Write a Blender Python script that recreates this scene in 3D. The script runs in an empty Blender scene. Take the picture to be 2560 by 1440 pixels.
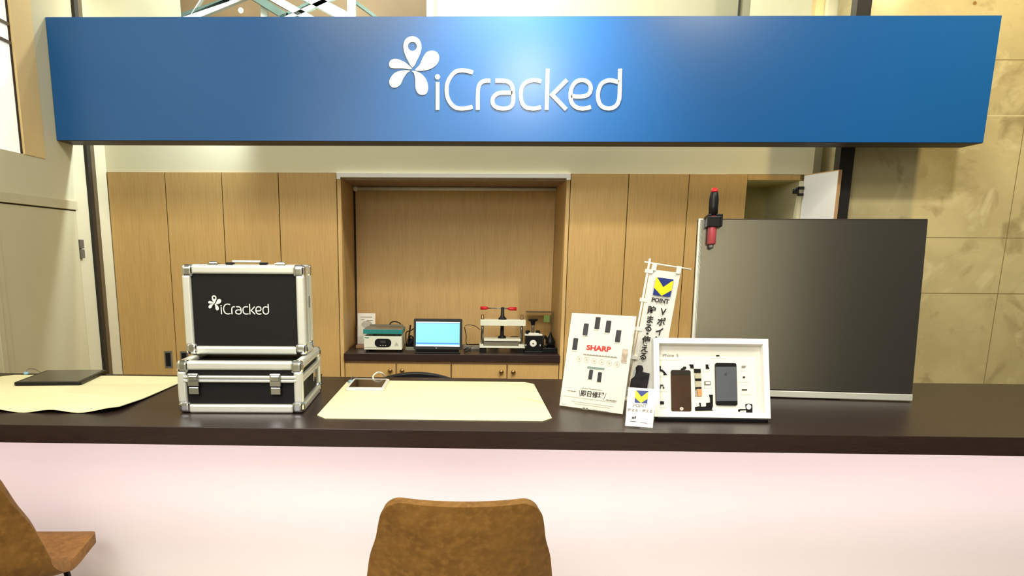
import bpy, math, random
from mathutils import Matrix, Vector
random.seed(3)
S = bpy.context.scene
COL = S.collection
W_, H_ = 2560.0, 1440.0
# ------------------------------------------------------------------ camera (calibrated, shifted lens = cropped photo)
FPX, CX, CY = 1950.0, 1099.7, 1059.2
YAW, PIT, ROL = .02831, .2163, .006558
A = Matrix(((1,0,0),(0,0,-1),(0,1,0)))
Ry = Matrix(((math.cos(YAW),0,math.sin(YAW)),(0,1,0),(-math.sin(YAW),0,math.cos(YAW))))
Rx = Matrix(((1,0,0),(0,math.cos(PIT),-math.sin(PIT)),(0,math.sin(PIT),math.cos(PIT))))
Rz = Matrix(((math.cos(ROL),-math.sin(ROL),0),(math.sin(ROL),math.cos(ROL),0),(0,0,1)))
RW = Rz @ Rx @ Ry @ A                      # world -> camera (x right, y down, z forward)
CAM = Vector((0,0,1.5))
cd = bpy.data.cameras.new('camera'); cam = bpy.data.objects.new('camera', cd); COL.objects.link(cam)
cam.matrix_world = Matrix.Translation(CAM) @ (RW.transposed() @ Matrix(((1,0,0),(0,-1,0),(0,0,-1)))).to_4x4()
cd.sensor_fit = 'HORIZONTAL'; cd.sensor_width = 36.0; cd.lens = 36.0*FPX/W_
cd.shift_x = (W_/2-CX)/W_; cd.shift_y = (CY-H_/2)/W_
cd.clip_start = .02
S.camera = cam
# ------------------------------------------------------------------ world, lights, exposure
S.view_settings.view_transform = 'Standard'; S.view_settings.look = 'None'
S.view_settings.exposure = 0.0; S.view_settings.gamma = 1.0; S.view_settings.use_curve_mapping = False
wd = bpy.data.worlds.new('world'); S.world = wd; wd.use_nodes = True
wd.node_tree.nodes['Background'].inputs[0].default_value = (.95,.93,.82,1)
wd.node_tree.nodes['Background'].inputs[1].default_value = .42

def light(name, kind, loc, target, energy, color=(1,1,1), size=.3, size_y=None, spot=None, blend=.5):
    d = bpy.data.lights.new(name, kind); d.energy = energy; d.color = color
    if kind == 'AREA':
        d.size = size
        if size_y: d.shape = 'RECTANGLE'; d.size_y = size_y
        else: d.shape = 'DISK'
    else:
        d.shadow_soft_size = size
    if kind == 'SPOT': d.spot_size = math.radians(spot); d.spot_blend = blend
    o = bpy.data.objects.new(name, d); COL.objects.link(o); o.location = loc
    o.rotation_euler = (Vector(target)-Vector(loc)).to_track_quat('-Z','Y').to_euler()
    return o
WARM = (1,.93,.76)
light('ceiling_panel_light', 'AREA', (-.4,.6,3.7), (-.1,2.6,.9), 76, WARM, 1.6, .8)
light('ceiling_panel_light', 'AREA', (1.7,1.5,3.6), (1.3,4.2,1.2), 58, WARM, .2)
light('sign_spotlight', 'SPOT', (.27,3.25,2.96), (.27,3.773,2.25), 110, (1,.96,.80), .04, spot=95, blend=1)
light('hall_spotlight', 'SPOT', (.42,1.89,2.665), (.28,3.773,2.28), 56, (1,.97,.86), .11, spot=50, blend=1)
light('reflected_wall_fill', 'AREA', (.2,-2.6,3.2), (.6,-4,2.0), 120, (1,.98,.92), 1.5)  # added fill, brightens the unseen wall that the grey panel reflects
light('aisle_light', 'SPOT', (-1.0,4.14,2.47), (-1.9,3.80,1.45), 55, (.86,.95,1), .045, spot=88, blend=.6)
light('atrium_fill', 'AREA', (-.6,5.2,4.6), (-.6,7.0,3.0), 140, (.93,1,.96), 1.5, 1.0)  # added fill to brighten the far hall and trusses
light('wall_washer', 'SPOT', (2.75,3.2,4.0), (2.55,4.1,2.7), 230, (1,.76,.36), .06, spot=75, blend=.9)
light('counter_led_strip', 'AREA', (.4,2.17,.962), (.4,2.40,.45), 11, (1,.82,.90), 4.6, .06)
light('bulkhead_fill', 'AREA', (.15,4.06,2.80), (.15,4.26,1.9), 26, (1,.98,.86), 3.8, .06)  # added fill strip, lifts the cream wall under the sign
lo=light('counter_front_fill', 'AREA', (-.9,-.6,2.6), (.3,2.4,.35), 14, (1,.97,.95), 1.6, 1.0); lo.data.spread=math.radians(75)  # added fill aimed low to whiten the counter front

# ------------------------------------------------------------------ pixel helpers (a point on a real plane of the room)
def ray(x, y): return RW.transposed() @ Vector(((x-CX)/FPX, (y-CY)/FPX, 1))
def oy(x, y, Y): d = ray(x,y); return CAM + d*(Y/d.y)
def oz(x, y, z): d = ray(x,y); return CAM + d*((z-CAM.z)/d.z)
def ox(x, y, X): d = ray(x,y); return CAM + d*(X/d.x)

# ------------------------------------------------------------------ materials
MC = {}
def lin(c): return tuple(((v/255)/12.92 if v/255 <= .04045 else ((v/255+.055)/1.055)**2.4) for v in c)
def mat(name, rgb, rough=.5, metal=0, emit=None, estr=0, alpha=None, trans=0, coat=0, noise=None, bump=None, spec=.5):
    if name in MC: return MC[name]
    m = bpy.data.materials.new(name); m.use_nodes = True; nt = m.node_tree; b = nt.nodes['Principled BSDF']
    c = lin(rgb); b.inputs['Base Color'].default_value = (*c,1); b.inputs['Roughness'].default_value = rough
    b.inputs['Metallic'].default_value = metal; b.inputs['Specular IOR Level'].default_value = spec
    if emit: b.inputs['Emission Color'].default_value = (*lin(emit),1); b.inputs['Emission Strength'].default_value = estr
    if alpha is not None: b.inputs['Alpha'].default_value = alpha
    if trans: b.inputs['Transmission Weight'].default_value = trans
    if coat: b.inputs['Coat Weight'].default_value = coat; b.inputs['Coat Roughness'].default_value = .15
    tc = nt.nodes.new('ShaderNodeTexCoord')
    def nz(scale, sc3=(1,1,1), det=4):
        mp = nt.nodes.new('ShaderNodeMapping'); mp.inputs['Scale'].default_value = sc3
        nt.links.new(tc.outputs['Object'], mp.inputs[0])
        n = nt.nodes.new('ShaderNodeTexNoise'); n.inputs['Scale'].default_value = scale; n.inputs['Detail'].default_value = det
        nt.links.new(mp.outputs[0], n.inputs['Vector']); return n
    if noise:                                   # list of (scale, stretch, amount, rgb2)
        prev = None
        for (scale, sc3, lo, hi, rgb2) in noise:
            n = nz(scale, sc3); r = nt.nodes.new('ShaderNodeMapRange'); r.inputs[1].default_value = lo; r.inputs[2].default_value = hi
            nt.links.new(n.outputs[0], r.inputs[0])
            mx = nt.nodes.new('ShaderNodeMix'); mx.data_type = 'RGBA'
            if prev is None: mx.inputs[6].default_value = (*c,1)
            else: nt.links.new(prev, mx.inputs[6])
            mx.inputs[7].default_value = (*lin(rgb2),1); nt.links.new(r.outputs[0], mx.inputs[0]); prev = mx.outputs[2]
        nt.links.new(prev, b.inputs['Base Color'])
    if bump:
        n = nz(bump[0]); bp = nt.nodes.new('ShaderNodeBump'); bp.inputs['Strength'].default_value = bump[1]; bp.inputs['Distance'].default_value = .002
        nt.links.new(n.outputs[0], bp.inputs['Height']); nt.links.new(bp.outputs[0], b.inputs['Normal'])
    MC[name] = m; return m
WOODN = [(3.2,(9,9,.35),.3,.75,(174,138,80)), (14,(14,14,.5),.35,.8,(195,161,102))]
wood = mat('oak veneer', (183,148,88), .5, noise=WOODN)
wood_edge = mat('oak edge', (186,150,108), .5, noise=[(20,(8,8,.5),.3,.8,(160,122,80))])
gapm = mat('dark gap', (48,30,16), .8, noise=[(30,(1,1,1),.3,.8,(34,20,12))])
niche_wood = mat('niche veneer', (196,160,102), .55, noise=[(3.0,(10,10,.35),.3,.75,(186,149,92)), (16,(14,14,.6),.35,.8,(206,172,114))])
cream = mat('cream paint', (226,221,190), .7, noise=[(2,(1,1,1),.3,.8,(218,212,180))])
wallpaint = mat('greige wall paint', (206,201,172), .7, noise=[(1.5,(1,1,1),.3,.8,(196,190,160))])
doorpaint = mat('door paint', (198,192,160), .6, noise=[(2.5,(1,1,1),.3,.8,(190,184,152))])
beige = mat('beige board', (222,196,140), .6, noise=[(3,(1,1,1),.3,.8,(212,184,128))])
whitep = mat('white paint', (236,236,232), .5, noise=[(3,(1,1,1),.3,.8,(228,228,224))])
wenge = mat('dark wenge laminate', (42,28,25), .36, noise=[(5,(.6,9,9),.35,.75,(32,21,19)), (30,(.5,14,14),.4,.8,(52,36,32))], bump=(200,.08), spec=.35)
counterwhite = mat('white counter panel', (243,236,234), .4, noise=[(1.3,(1,1,1),.3,.8,(238,230,229))])
signblue = mat('blue sign face', (20,84,149), .29, noise=[(900,(1,1,1),.3,.8,(25,88,152))], spec=.42)
signdark = mat('dark sign edge', (44,32,26), .6, noise=[(8,(1,1,1),.3,.8,(34,24,20))])
letterm = mat('cream letter face', (246,240,214), .45, noise=[(40,(1,1,1),.3,.8,(240,232,200))])
whiteprint = mat('white print', (238,238,232), .5, noise=[(40,(1,1,1),.3,.8,(230,230,226))])
floorm = mat('pale floor tile', (190,182,168), .35, noise=[(2,(1,1,1),.3,.8,(176,168,154))])
black = mat('black plastic', (18,18,20), .38, noise=[(30,(1,1,1),.3,.8,(13,13,15))], spec=.25)
blackmetal = mat('black metal', (18,18,20), .35, metal=.3, noise=[(30,(1,1,1),.3,.8,(26,26,28))])
darkframe = mat('dark bronze frame', (34,31,30), .4, metal=.3, noise=[(8,(1,1,1),.3,.8,(44,40,38))])
bronze = mat('olive bronze frame', (104,92,70), .45, metal=.3, noise=[(8,(1,1,1),.3,.8,(92,80,60))])
greymetal = mat('grey metal frame', (118,116,112), .4, metal=.4, noise=[(8,(1,1,1),.3,.8,(104,102,98))])
alu = mat('brushed aluminium', (232,234,226), .32, metal=.55, noise=[(300,(1,1,1),.3,.8,(222,224,216))])
chrome = mat('chrome', (222,224,224), .12, metal=1, noise=[(10,(1,1,1),.3,.8,(206,208,208))])
brass = mat('aged brass', (150,120,82), .25, metal=.9, noise=[(10,(1,1,1),.3,.8,(130,102,70))])
casevinyl = mat('black case vinyl', (24,23,22), .6, noise=[(500,(1,1,1),.4,.7,(14,14,14))], bump=(700,.3), spec=.2)
matyellow = mat('cream desk mat', (255,250,204), .5, noise=[(3,(1,1,1),.3,.8,(253,247,194))])
acryl = mat('clear acrylic', (235,238,235), .05, trans=1, alpha=.22)
paper = mat('white paper', (232,229,218), .4, noise=[(6,(1,1,1),.3,.8,(227,223,210))], coat=.3)
ink = mat('dark ink', (40,38,38), .5, noise=[(60,(1,1,1),.3,.8,(52,50,50))])
inkgrey = mat('grey ink', (120,116,108), .5, noise=[(60,(1,1,1),.3,.8,(140,136,126))])
inkfaint = mat('faint ink', (176,172,160), .5, noise=[(60,(1,1,1),.3,.8,(190,186,174))])
inkred = mat('red ink', (205,52,52), .5, noise=[(60,(1,1,1),.3,.8,(192,42,44))])
inkblue = mat('navy ink', (28,52,132), .5, noise=[(60,(1,1,1),.3,.8,(24,44,120))])
inkyellow = mat('yellow ink', (247,232,30), .5, noise=[(60,(1,1,1),.3,.8,(240,222,24))])
cloth = mat('white banner cloth', (232,232,226), .7, noise=[(30,(1,1,1),.3,.8,(222,222,216))], bump=(80,.2))
leather = mat('tan suede leather', (128,90,36), .62, noise=[(22,(1,1,1),.35,.7,(108,74,26)), (60,(1,1,1),.45,.75,(140,100,44))], bump=(120,.5), spec=.3)
panelm = mat('satin dark screen', (140,136,130), .19, metal=.9, noise=[(1.5,(1,1,1),.3,.8,(134,130,124))], bump=(6,.02))
red = mat('red plastic', (205,28,36), .35, noise=[(10,(1,1,1),.3,.8,(188,22,30))])
pinkred = mat('hazed red plastic', (176,72,80), .4, noise=[(14,(1,1,1),.3,.8,(150,50,60))])  # haze of the grey panel over the red is put into this colour
teal = mat('teal enamel', (26,124,122), .35, noise=[(6,(20,1,1),.3,.8,(40,140,136))])
greyplate = mat('grey hot plate top', (130,126,108), .4, metal=.3, noise=[(8,(1,1,1),.3,.8,(118,112,96))])
offwhite = mat('off white enamel', (228,230,212), .4, noise=[(8,(1,1,1),.3,.8,(220,222,204))])
steel = mat('steel rod', (150,150,146), .25, metal=.9, noise=[(20,(1,1,1),.3,.8,(136,136,132))])
screenm = mat('lit tablet screen', (10,12,14), .3, emit=(140,236,250), estr=1.05)
screenbar = mat('lit tablet taskbar', (40,110,205), .3, emit=(38,112,215), estr=.9)
screenwhite = mat('lit tablet window edge', (230,245,255), .3, emit=(235,248,255), estr=1.0)
phonebrown = mat('dark brown screen glass', (66,46,32), .25, noise=[(20,(1,1,1),.3,.8,(56,38,26))])
slate = mat('slate aluminium', (92,96,102), .4, metal=.3, noise=[(20,(1,1,1),.3,.8,(84,88,94))])
pcb = mat('circuit board', (90,84,70), .5, noise=[(160,(1,1,1),.35,.65,(200,190,160))])
copper = mat('copper foil', (214,160,104), .4, noise=[(60,(1,1,1),.3,.8,(190,130,80))])
bluecap = mat('light blue plastic', (150,190,214), .3, noise=[(20,(1,1,1),.3,.8,(130,172,200))])
whiteplastic = mat('white plastic', (236,236,226), .35, noise=[(20,(1,1,1),.3,.8,(228,228,218))])
screenoff = mat('switched off glass', (24,20,18), .12, noise=[(20,(1,1,1),.3,.8,(28,24,22))])
olive = mat('cabinet inside', (176,168,116), .6, noise=[(4,(1,1,1),.3,.8,(166,158,106))])
bluewhite = mat('cool white board', (226,228,230), .45, noise=[(4,(1,1,1),.3,.8,(220,222,226))])
daylight = mat('daylit blind', (246,246,236), .6, emit=(255,255,246), estr=.45, noise=[(4,(1,1,1),.3,.8,(240,240,228))])
trusswhite = mat('white painted steel', (236,246,240), .4, noise=[(6,(1,1,1),.3,.8,(220,232,226))])
trusstel = mat('green tinted steel', (112,134,124), .3, noise=[(6,(1,1,1),.3,.8,(90,112,104))])
atriumwood = mat('brown soffit boards', (150,126,88), .6, noise=[(2,(1,6,1),.3,.8,(128,104,70))])
greensticker = mat('green label', (120,150,70), .6, noise=[(30,(1,1,1),.3,.8,(108,138,60))])

def concrete_material():
    m = bpy.data.materials.new('cast concrete'); m.use_nodes = True; nt = m.node_tree; b = nt.nodes['Principled BSDF']
    N, L = nt.nodes, nt.links
    b.inputs['Roughness'].default_value = .75
    g = N.new('ShaderNodeNewGeometry')
    def noise(scale, det=6, dist=0):
        n = N.new('ShaderNodeTexNoise'); n.inputs['Scale'].default_value = scale; n.inputs['Detail'].default_value = det
        n.inputs['Distortion'].default_value = dist; L.new(g.outputs['Position'], n.inputs['Vector']); return n
    def mix(a, b_, fac, lo, hi):
        r = N.new('ShaderNodeMapRange'); r.inputs[1].default_value = lo; r.inputs[2].default_value = hi; L.new(fac, r.inputs[0])
        mx = N.new('ShaderNodeMix'); mx.data_type = 'RGBA'
        for i, v in ((6,a),(7,b_)):
            if isinstance(v, tuple): mx.inputs[i].default_value = (*lin(v),1)
            else: L.new(v, mx.inputs[i])
        L.new(r.outputs[0], mx.inputs[0]); return mx.outputs[2]
    c = mix((160,148,106), (180,168,126), noise(2.2,8,.6).outputs[0], .35, .65)
    c = mix(c, (140,127,88), noise(5,8,1.2).outputs[0], .56, .72)
    c = mix(c, (196,186,146), noise(3.1,8,2.0).outputs[0], .60, .78)
    sp = N.new('ShaderNodeSeparateXYZ'); L.new(g.outputs['Position'], sp.inputs[0])
    for ax, vals in (('Z',(1.588,1.312,2.165,2.417)),('X',(2.719,))):
        for v in vals:
            s1 = N.new('ShaderNodeMath'); s1.operation = 'SUBTRACT'; L.new(sp.outputs[ax], s1.inputs[0]); s1.inputs[1].default_value = v
            s2 = N.new('ShaderNodeMath'); s2.operation = 'ABSOLUTE'; L.new(s1.outputs[0], s2.inputs[0])
            c = mix((112,98,62) if v != 2.165 else (206,196,160), c, s2.outputs[0], .0012, .0028)
    v1 = N.new('ShaderNodeVectorMath'); v1.operation = 'DISTANCE'; L.new(g.outputs['Position'], v1.inputs[0]); v1.inputs[1].default_value = (2.40,4.1,2.666)
    c = mix((120,88,30), c, v1.outputs['Value'], .007, .011)
    L.new(c, b.inputs['Base Color'])
    bp = N.new('ShaderNodeBump'); bp.inputs['Strength'].default_value = .25; bp.inputs['Distance'].default_value = .01
    L.new(noise(18).outputs[0], bp.inputs['Height']); L.new(bp.outputs[0], b.inputs['Normal'])
    return m
concrete = concrete_material()

# ------------------------------------------------------------------ mesh builder
def frame(o, u=(1,0,0), v=(0,0,1)):
    """local x=u (right), z=v (up in the surface), y = into the thing"""
    u = Vector(u).normalized(); v = Vector(v); v = (v-u*v.dot(u)).normalized(); n = v.cross(u)
    return Matrix((( u.x,n.x,v.x,o[0]),(u.y,n.y,v.y,o[1]),(u.z,n.z,v.z,o[2]),(0,0,0,1)))
def rotz(o, deg): return Matrix.Translation(Vector(o)) @ Matrix.Rotation(math.radians(deg),4,'Z')
class MB:
    def __init__(s, M=None): s.v=[]; s.f=[]; s.M = M or Matrix.Identity(4)
    def add(s, vs, fs):
        k=len(s.v); s.v += [s.M @ Vector(p) for p in vs]; s.f += [tuple(i+k for i in f) for f in fs]; return s
    def box(s, x0,x1,y0,y1,z0,z1):
        vs=[(x,y,z) for x in (x0,x1) for y in (y0,y1) for z in (z0,z1)]
        return s.add(vs,[(0,1,3,2),(4,6,7,5),(0,4,5,1),(2,3,7,6),(0,2,6,4),(1,5,7,3)])
    def lathe(s, c, axis, prof, n=24):           # prof: (distance along axis, radius)
        c=Vector(c); a=Vector(axis).normalized(); t=a.orthogonal().normalized(); b=a.cross(t); vs=[]; fs=[]
        for d,r in prof:
            for i in range(n):
                th=2*math.pi*i/n; vs.append(c+a*d+(t*math.cos(th)+b*math.sin(th))*r)
        m=len(prof)
        for j in range(m-1):
            for i in range(n): fs.append((j*n+i,j*n+(i+1)%n,(j+1)*n+(i+1)%n,(j+1)*n+i))
        fs.append(tuple(range(n-1,-1,-1))); fs.append(tuple((m-1)*n+i for i in range(n)))
        return s.add(vs,fs)
    def cyl(s, p0, p1, r, n=16, r1=None):
        p0=Vector(p0); d=Vector(p1)-p0; return s.lathe(p0,d,[(0,r),(d.length,r if r1 is None else r1)],n)
    def ball(s, c, r, sc=(1,1,1), n=16, m=10):
        vs=[(c[0],c[1],c[2]-r*sc[2])]; fs=[]
        for j in range(1,m):
            ph=math.pi*j/m
            for i in range(n):
                th=2*math.pi*i/n; vs.append((c[0]+r*sc[0]*math.sin(ph)*math.cos(th),c[1]+r*sc[1]*math.sin(ph)*math.sin(th),c[2]-r*sc[2]*math.cos(ph)))
        vs.append((c[0],c[1],c[2]+r*sc[2])); e=len(vs)-1
        for i in range(n):
            fs.append((0,1+(i+1)%n,1+i)); fs.append((e,e-n+i,e-n+(i+1)%n))
            for j in range(m-2): fs.append((1+j*n+i,1+j*n+(i+1)%n,1+(j+1)*n+(i+1)%n,1+(j+1)*n+i))
        return s.add(vs,fs)
    def tube(s, pts, r, n=10):
        pts=[Vector(p) for p in pts]; vs=[]; fs=[]; t0=None
        for k,p in enumerate(pts):
            d=(pts[min(k+1,len(pts)-1)]-pts[max(k-1,0)]).normalized()
            if t0 is None: t0=d.orthogonal().normalized()
            t0=(t0-d*t0.dot(d)).normalized(); b=d.cross(t0)
            for i in range(n):
                th=2*math.pi*i/n; vs.append(p+(t0*math.cos(th)+b*math.sin(th))*r)
        m=len(pts)
        for j in range(m-1):
            for i in range(n): fs.append((j*n+i,j*n+(i+1)%n,(j+1)*n+(i+1)%n,(j+1)*n+i))
        fs.append(tuple(range(n-1,-1,-1))); fs.append(tuple((m-1)*n+i for i in range(n)))
        return s.add(vs,fs)
    def prism(s, poly, y0, y1):                  # poly in local x,z extruded in y
        n=len(poly); vs=[(p[0],y0,p[1]) for p in poly]+[(p[0],y1,p[1]) for p in poly]
        fs=[tuple(range(n)),tuple(range(2*n-1,n-1,-1))]+[(i,i+n,(i+1)%n+n,(i+1)%n) for i in range(n)]
        return s.add(vs,fs)
    def slab(s, poly, z0, z1):                   # poly in x,y extruded in z
        n=len(poly); vs=[(p[0],p[1],z0) for p in poly]+[(p[0],p[1],z1) for p in poly]
        fs=[tuple(range(n-1,-1,-1)),tuple(range(n,2*n))]+[(i,(i+1)%n,(i+1)%n+n,i+n) for i in range(n)]
        return s.add(vs,fs)
    def ribbon(s, pts, w, y0, y1):               # constant width stroke in local x,z
        L=[];R=[]
        for k,p in enumerate(pts):
            a=Vector(pts[max(k-1,0)]); b=Vector(pts[min(k+1,len(pts)-1)]); d=(b-a).normalized(); nrm=Vector((-d.y,d.x))
            if 0<k<len(pts)-1:
                e=(Vector(p)-a).normalized(); nrm=nrm/max(.5,abs(nrm.dot(Vector((-e.y,e.x)))))
            L.append(Vector(p)+nrm*w/2); R.append(Vector(p)-nrm*w/2)
        for k in range(len(pts)-1):
            q=[L[k],L[k+1],R[k+1],R[k]]
            s.prism([(a.x,a.y) for a in q],y0,y1)
        return s
    def build(s, name, m, parent=None, bevel=0, smooth=False, seg=2, subsurf=0, **props):
        me=bpy.data.meshes.new(name); inv = parent.matrix_world.inverted() if parent else Matrix.Identity(4)
        top = None
        if parent is None:
            c=Vector((0,0,0))
            for p in s.v: c+=p
            c/=len(s.v); c.z=min(p.z for p in s.v); inv=Matrix.Translation(-c); top=c
        me.from_pydata([inv@p for p in s.v],[],s.f); me.update()
        if smooth: me.polygons.foreach_set('use_smooth',[True]*len(me.polygons))
        me.materials.append(m); o=bpy.data.objects.new(name,me); COL.objects.link(o)
        if parent: o.parent=parent
        else: o.location=top
        o_world = (parent.matrix_world.copy() if parent else Matrix.Translation(top))
        o.matrix_basis = Matrix.Identity(4) if parent else Matrix.Translation(top)
        if parent: o.matrix_parent_inverse = Matrix.Identity(4)
        o.matrix_world = o_world
        if bevel:
            b=o.modifiers.new('bevel','BEVEL'); b.width=bevel; b.segments=seg; b.limit_method='ANGLE'
        if subsurf:
            b=o.modifiers.new('subsurf','SUBSURF'); b.levels=subsurf; b.render_levels=subsurf
        for k,vv in props.items(): o[k]=vv
        return o
def thing(name, M, label, cat, group=None):
    o=bpy.data.objects.new(name,None); COL.objects.link(o); o.empty_display_size=.05
    if not isinstance(M,Matrix): M=Matrix.Translation(Vector(M))
    o.matrix_world=M; o['label']=label; o['category']=cat
    if group: o['group']=group
    return o
def struct(name, mb, m, **k): return mb.build(name,m,kind='structure',**k)
def rrect(x0,x1,z0,z1,r,n=5):
    P=[]
    for cx,cz,a in ((x1-r,z1-r,0),(x0+r,z1-r,90),(x0+r,z0+r,180),(x1-r,z0+r,270)):
        for i in range(n+1):
            t=math.radians(a+90*i/n); P.append((cx+r*math.cos(t),cz+r*math.sin(t)))
    return P
def ellipse(cx,cz,rx,rz,n=28): return [(cx+rx*math.cos(2*math.pi*i/n),cz+rz*math.sin(2*math.pi*i/n)) for i in range(n)]
def catmull(pts, closed=False, n=6):
    P=[Vector(p) for p in pts]; out=[]; N=len(P); rng=range(N if closed else N-1)
    for i in rng:
        p0=P[(i-1)%N] if closed or i>0 else P[0]; p1=P[i]; p2=P[(i+1)%N]; p3=P[(i+2)%N] if closed or i+2<N else P[-1]
        for k in range(n):
            t=k/n; out.append(tuple(.5*((2*p1)+(-p0+p2)*t+(2*p0-5*p1+4*p2-p3)*t*t+(-p0+3*p1-3*p2+p3)*t**3)))
    if not closed: out.append(tuple(P[-1]))
    return out
def text(body, M, x, z, size, m, name, parent, sx=1, y=-.0006, bold=0, align='CENTER', depth=.0004, build=True, mb=None):
    cu=bpy.data.curves.new('t','FONT'); cu.body=body; cu.size=size; cu.align_x=align; cu.align_y='CENTER'; cu.offset=bold; cu.resolution_u=4
    ob=bpy.data.objects.new('t',cu); COL.objects.link(ob); bpy.context.view_layer.update()
    me=bpy.data.meshes.new_from_object(ob.evaluated_get(bpy.context.evaluated_depsgraph_get()))
    vs=[(x+v.co.x*sx, y, z+v.co.y) for v in me.vertices]; fs=[tuple(p.vertices) for p in me.polygons]
    bpy.data.objects.remove(ob); bpy.data.curves.remove(cu); bpy.data.meshes.remove(me)
    b = mb or MB(M)
    if vs: b.add(vs,fs)
    if mb is None and vs: return b.build(name,m,parent)
    return b

# ------------------------------------------------------------------ the emblem and lettering (strokes in a 2560 px zoom of the sign)
EMB=[[(355,425),(315,365),(280,290),(267,215),(285,155),(325,127),(375,125),(420,155),(441,215),(430,285),(395,360)],
 [(382,447),(425,398),(455,330),(492,278),(542,262),(590,277),(612,322),(600,378),(560,420),(500,447),(430,456)],
 [(348,440),(300,388),(255,360),(190,340),(145,355),(128,390),(142,424),(185,432),(260,432)],
 [(330,455),(250,455),(180,480),(137,535),(132,580),(155,614),(195,618),(237,590),(265,530),(300,480)],
 [(350,458),(370,482),(382,540),(385,620),(405,670),(440,688),(485,680),(505,630),(495,560),(455,500),(400,465)]]
STR=[[(597,565),(597,835)],
 [(940,473),(880,457),(820,453),(765,470),(720,520),(692,580),(685,640),(692,705),(720,765),(765,808),(820,822),(880,818),(936,806)],
 [(987,835),(987,690),(993,620),(1012,578),(1050,555),(1108,553)],
 [(1157,553),(1225,553),(1275,560),(1310,588),(1326,630),(1330,690),(1329,755),(1312,797),(1275,818),(1220,822),(1165,808),(1135,778),(1130,740),(1146,702),(1185,675),(1240,668),(1322,670)],
 [(1600,560),(1560,550),(1510,550),(1455,568),(1418,610),(1404,670),(1406,720),(1420,775),(1455,810),(1510,822),(1555,820),(1597,808)],
 [(1664,437),(1653,835)],
 [(1850,545),(1706,688),(1843,830)],
 [(1893,698),(1930,705),(1985,706),(2040,695),(2072,665),(2081,620),(2065,578),(2030,553),(1985,548),(1940,562),(1905,602),(1887,660),(1885,720),(1903,775),(1940,808),(1990,822),(2040,818),(2082,806)],
 [(2365,437),(2360,690),(2352,745),(2330,790),(2290,816),(2240,820),(2190,802),(2160,760),(2150,695),(2160,630),(2190,577),(2240,552),(2290,551),(2350,568)]]
def emblem(M, fx, width, y0, y1, parent, m):
    for k,p in enumerate(EMB):
        b=MB(M); poly=[fx(*q) for q in catmull(p,True,5)]
        if k==0:                                   # petal with the round hole
            hole=[fx(354+44*math.cos(t),220+44*math.sin(t)) for t in [2*math.pi*i/30 for i in range(30)]]
            c=fx(354,220); n=60; vs=[]
            def hit(poly,ang):
                d=Vector((math.cos(ang),math.sin(ang))); best=0
                for i in range(len(poly)):
                    a=Vector(poly[i])-Vector(c); e=Vector(poly[(i+1)%len(poly)])-Vector(c); s=e-a
                    den=d.x*s.y-d.y*s.x
                    if abs(den)<1e-12: continue
                    t=(a.x*s.y-a.y*s.x)/den; u=(a.x*d.y-a.y*d.x)/den
                    if t>0 and -1e-6<=u<=1+1e-6: best=max(best,t)
                return (c[0]+d.x*best,c[1]+d.y*best)
            for i in range(n):
                a0=2*math.pi*i/n; a1=2*math.pi*(i+1)/n
                b.prism([hit(hole,a0),hit(poly,a0),hit(poly,a1),hit(hole,a1)],y0,y1)
        else: b.prism(poly,y0,y1)
        b.build('emblem_petal',m,parent)
    names=['letter_i','letter_c','letter_r','letter_a','letter_c','letter_k',None,'letter_e','letter_d']
    hold=None
    for k,p in enumerate(STR):
        pts=catmull(p,False,6) if len(p)>3 else p
        b = MB(M) if names[k] else hold
        b.ribbon([fx(*q) for q in pts],width,y0,y1)
        if k==0: b.prism([fx(597+24*math.cos(t),515+25*math.sin(t)) for t in [2*math.pi*i/20 for i in range(20)]],y0,y1)
        if k==5: hold=b; continue
        b.build('letter_k' if k==6 else names[k],m,parent)

# ================================================================== SETTING
WX=-1.9; YC=4.27; YP=4.04
struct('floor', MB().box(-4,7,-4,9,-.1,0), floorm)
wl=MB().box(WX-.12,WX,-1.0,5.6,0,1.902).box(WX-.12,WX,3.651,5.6,1.902,5.0).box(WX-.12,WX,-1.0,5.6,3.4,5.0)
struct('wall_left', wl, wallpaint)
# bright blind in the upper opening, dark edge, beige casing
struct('window_1', MB().box(WX-.10,WX-.012,.5,3.474,1.902,3.4), daylight)
struct('trim_1', MB().box(WX-.11,WX+.004,3.482,3.651,1.902,3.4), beige)
struct('trim_2', MB().box(WX-.11,WX-.006,3.474,3.482,1.902,3.4), gapm)
tb=MB()
for py in (52,97,): 
    a=ox(8,py,WX); tb.box(WX-.011,WX-.004,1.0,3.474,a.z-.006,a.z+.006)
struct('trim_3', tb, bronze)
# service door in the left wall
dr=MB().box(WX-.05,WX+.004,3.222,3.888,.01,1.684)
door1=struct('door_1', dr, doorpaint)
g=MB().box(WX-.05,WX+.0015,3.214,3.222,.01,1.690).box(WX-.05,WX+.0015,3.888,3.894,.01,1.690).box(WX-.05,WX+.0015,3.214,3.894,1.684,1.690)
g.build('door_gap', gapm, door1)
h=MB()
for z0,z1 in ((1.46,1.503),(1.507,1.55)): h.box(WX,WX+.014,3.892,3.925,z0,z1)
h.build('door_hinge', greymetal, door1, bevel=.002)
struct('trim_4', MB().box(WX-.05,WX+.012,3.0,3.90,1.690,1.732), doorpaint, bevel=.002)
struct('trim_5', MB().box(WX-.05,WX+.012,3.165,3.214,0,1.690), doorpaint, bevel=.002)
struct('trim_6', MB().box(WX-.05,WX+.022,3.118,3.158,0,1.42).box(WX-.05,WX+.004,3.10,3.118,0,1.35), doorpaint, bevel=.002)
struct('trim_7', MB().box(WX-.05,WX+.008,3.090,3.100,0,1.33).box(WX-.05,WX+.008,3.158,3.165,0,1.50), gapm)
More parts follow.
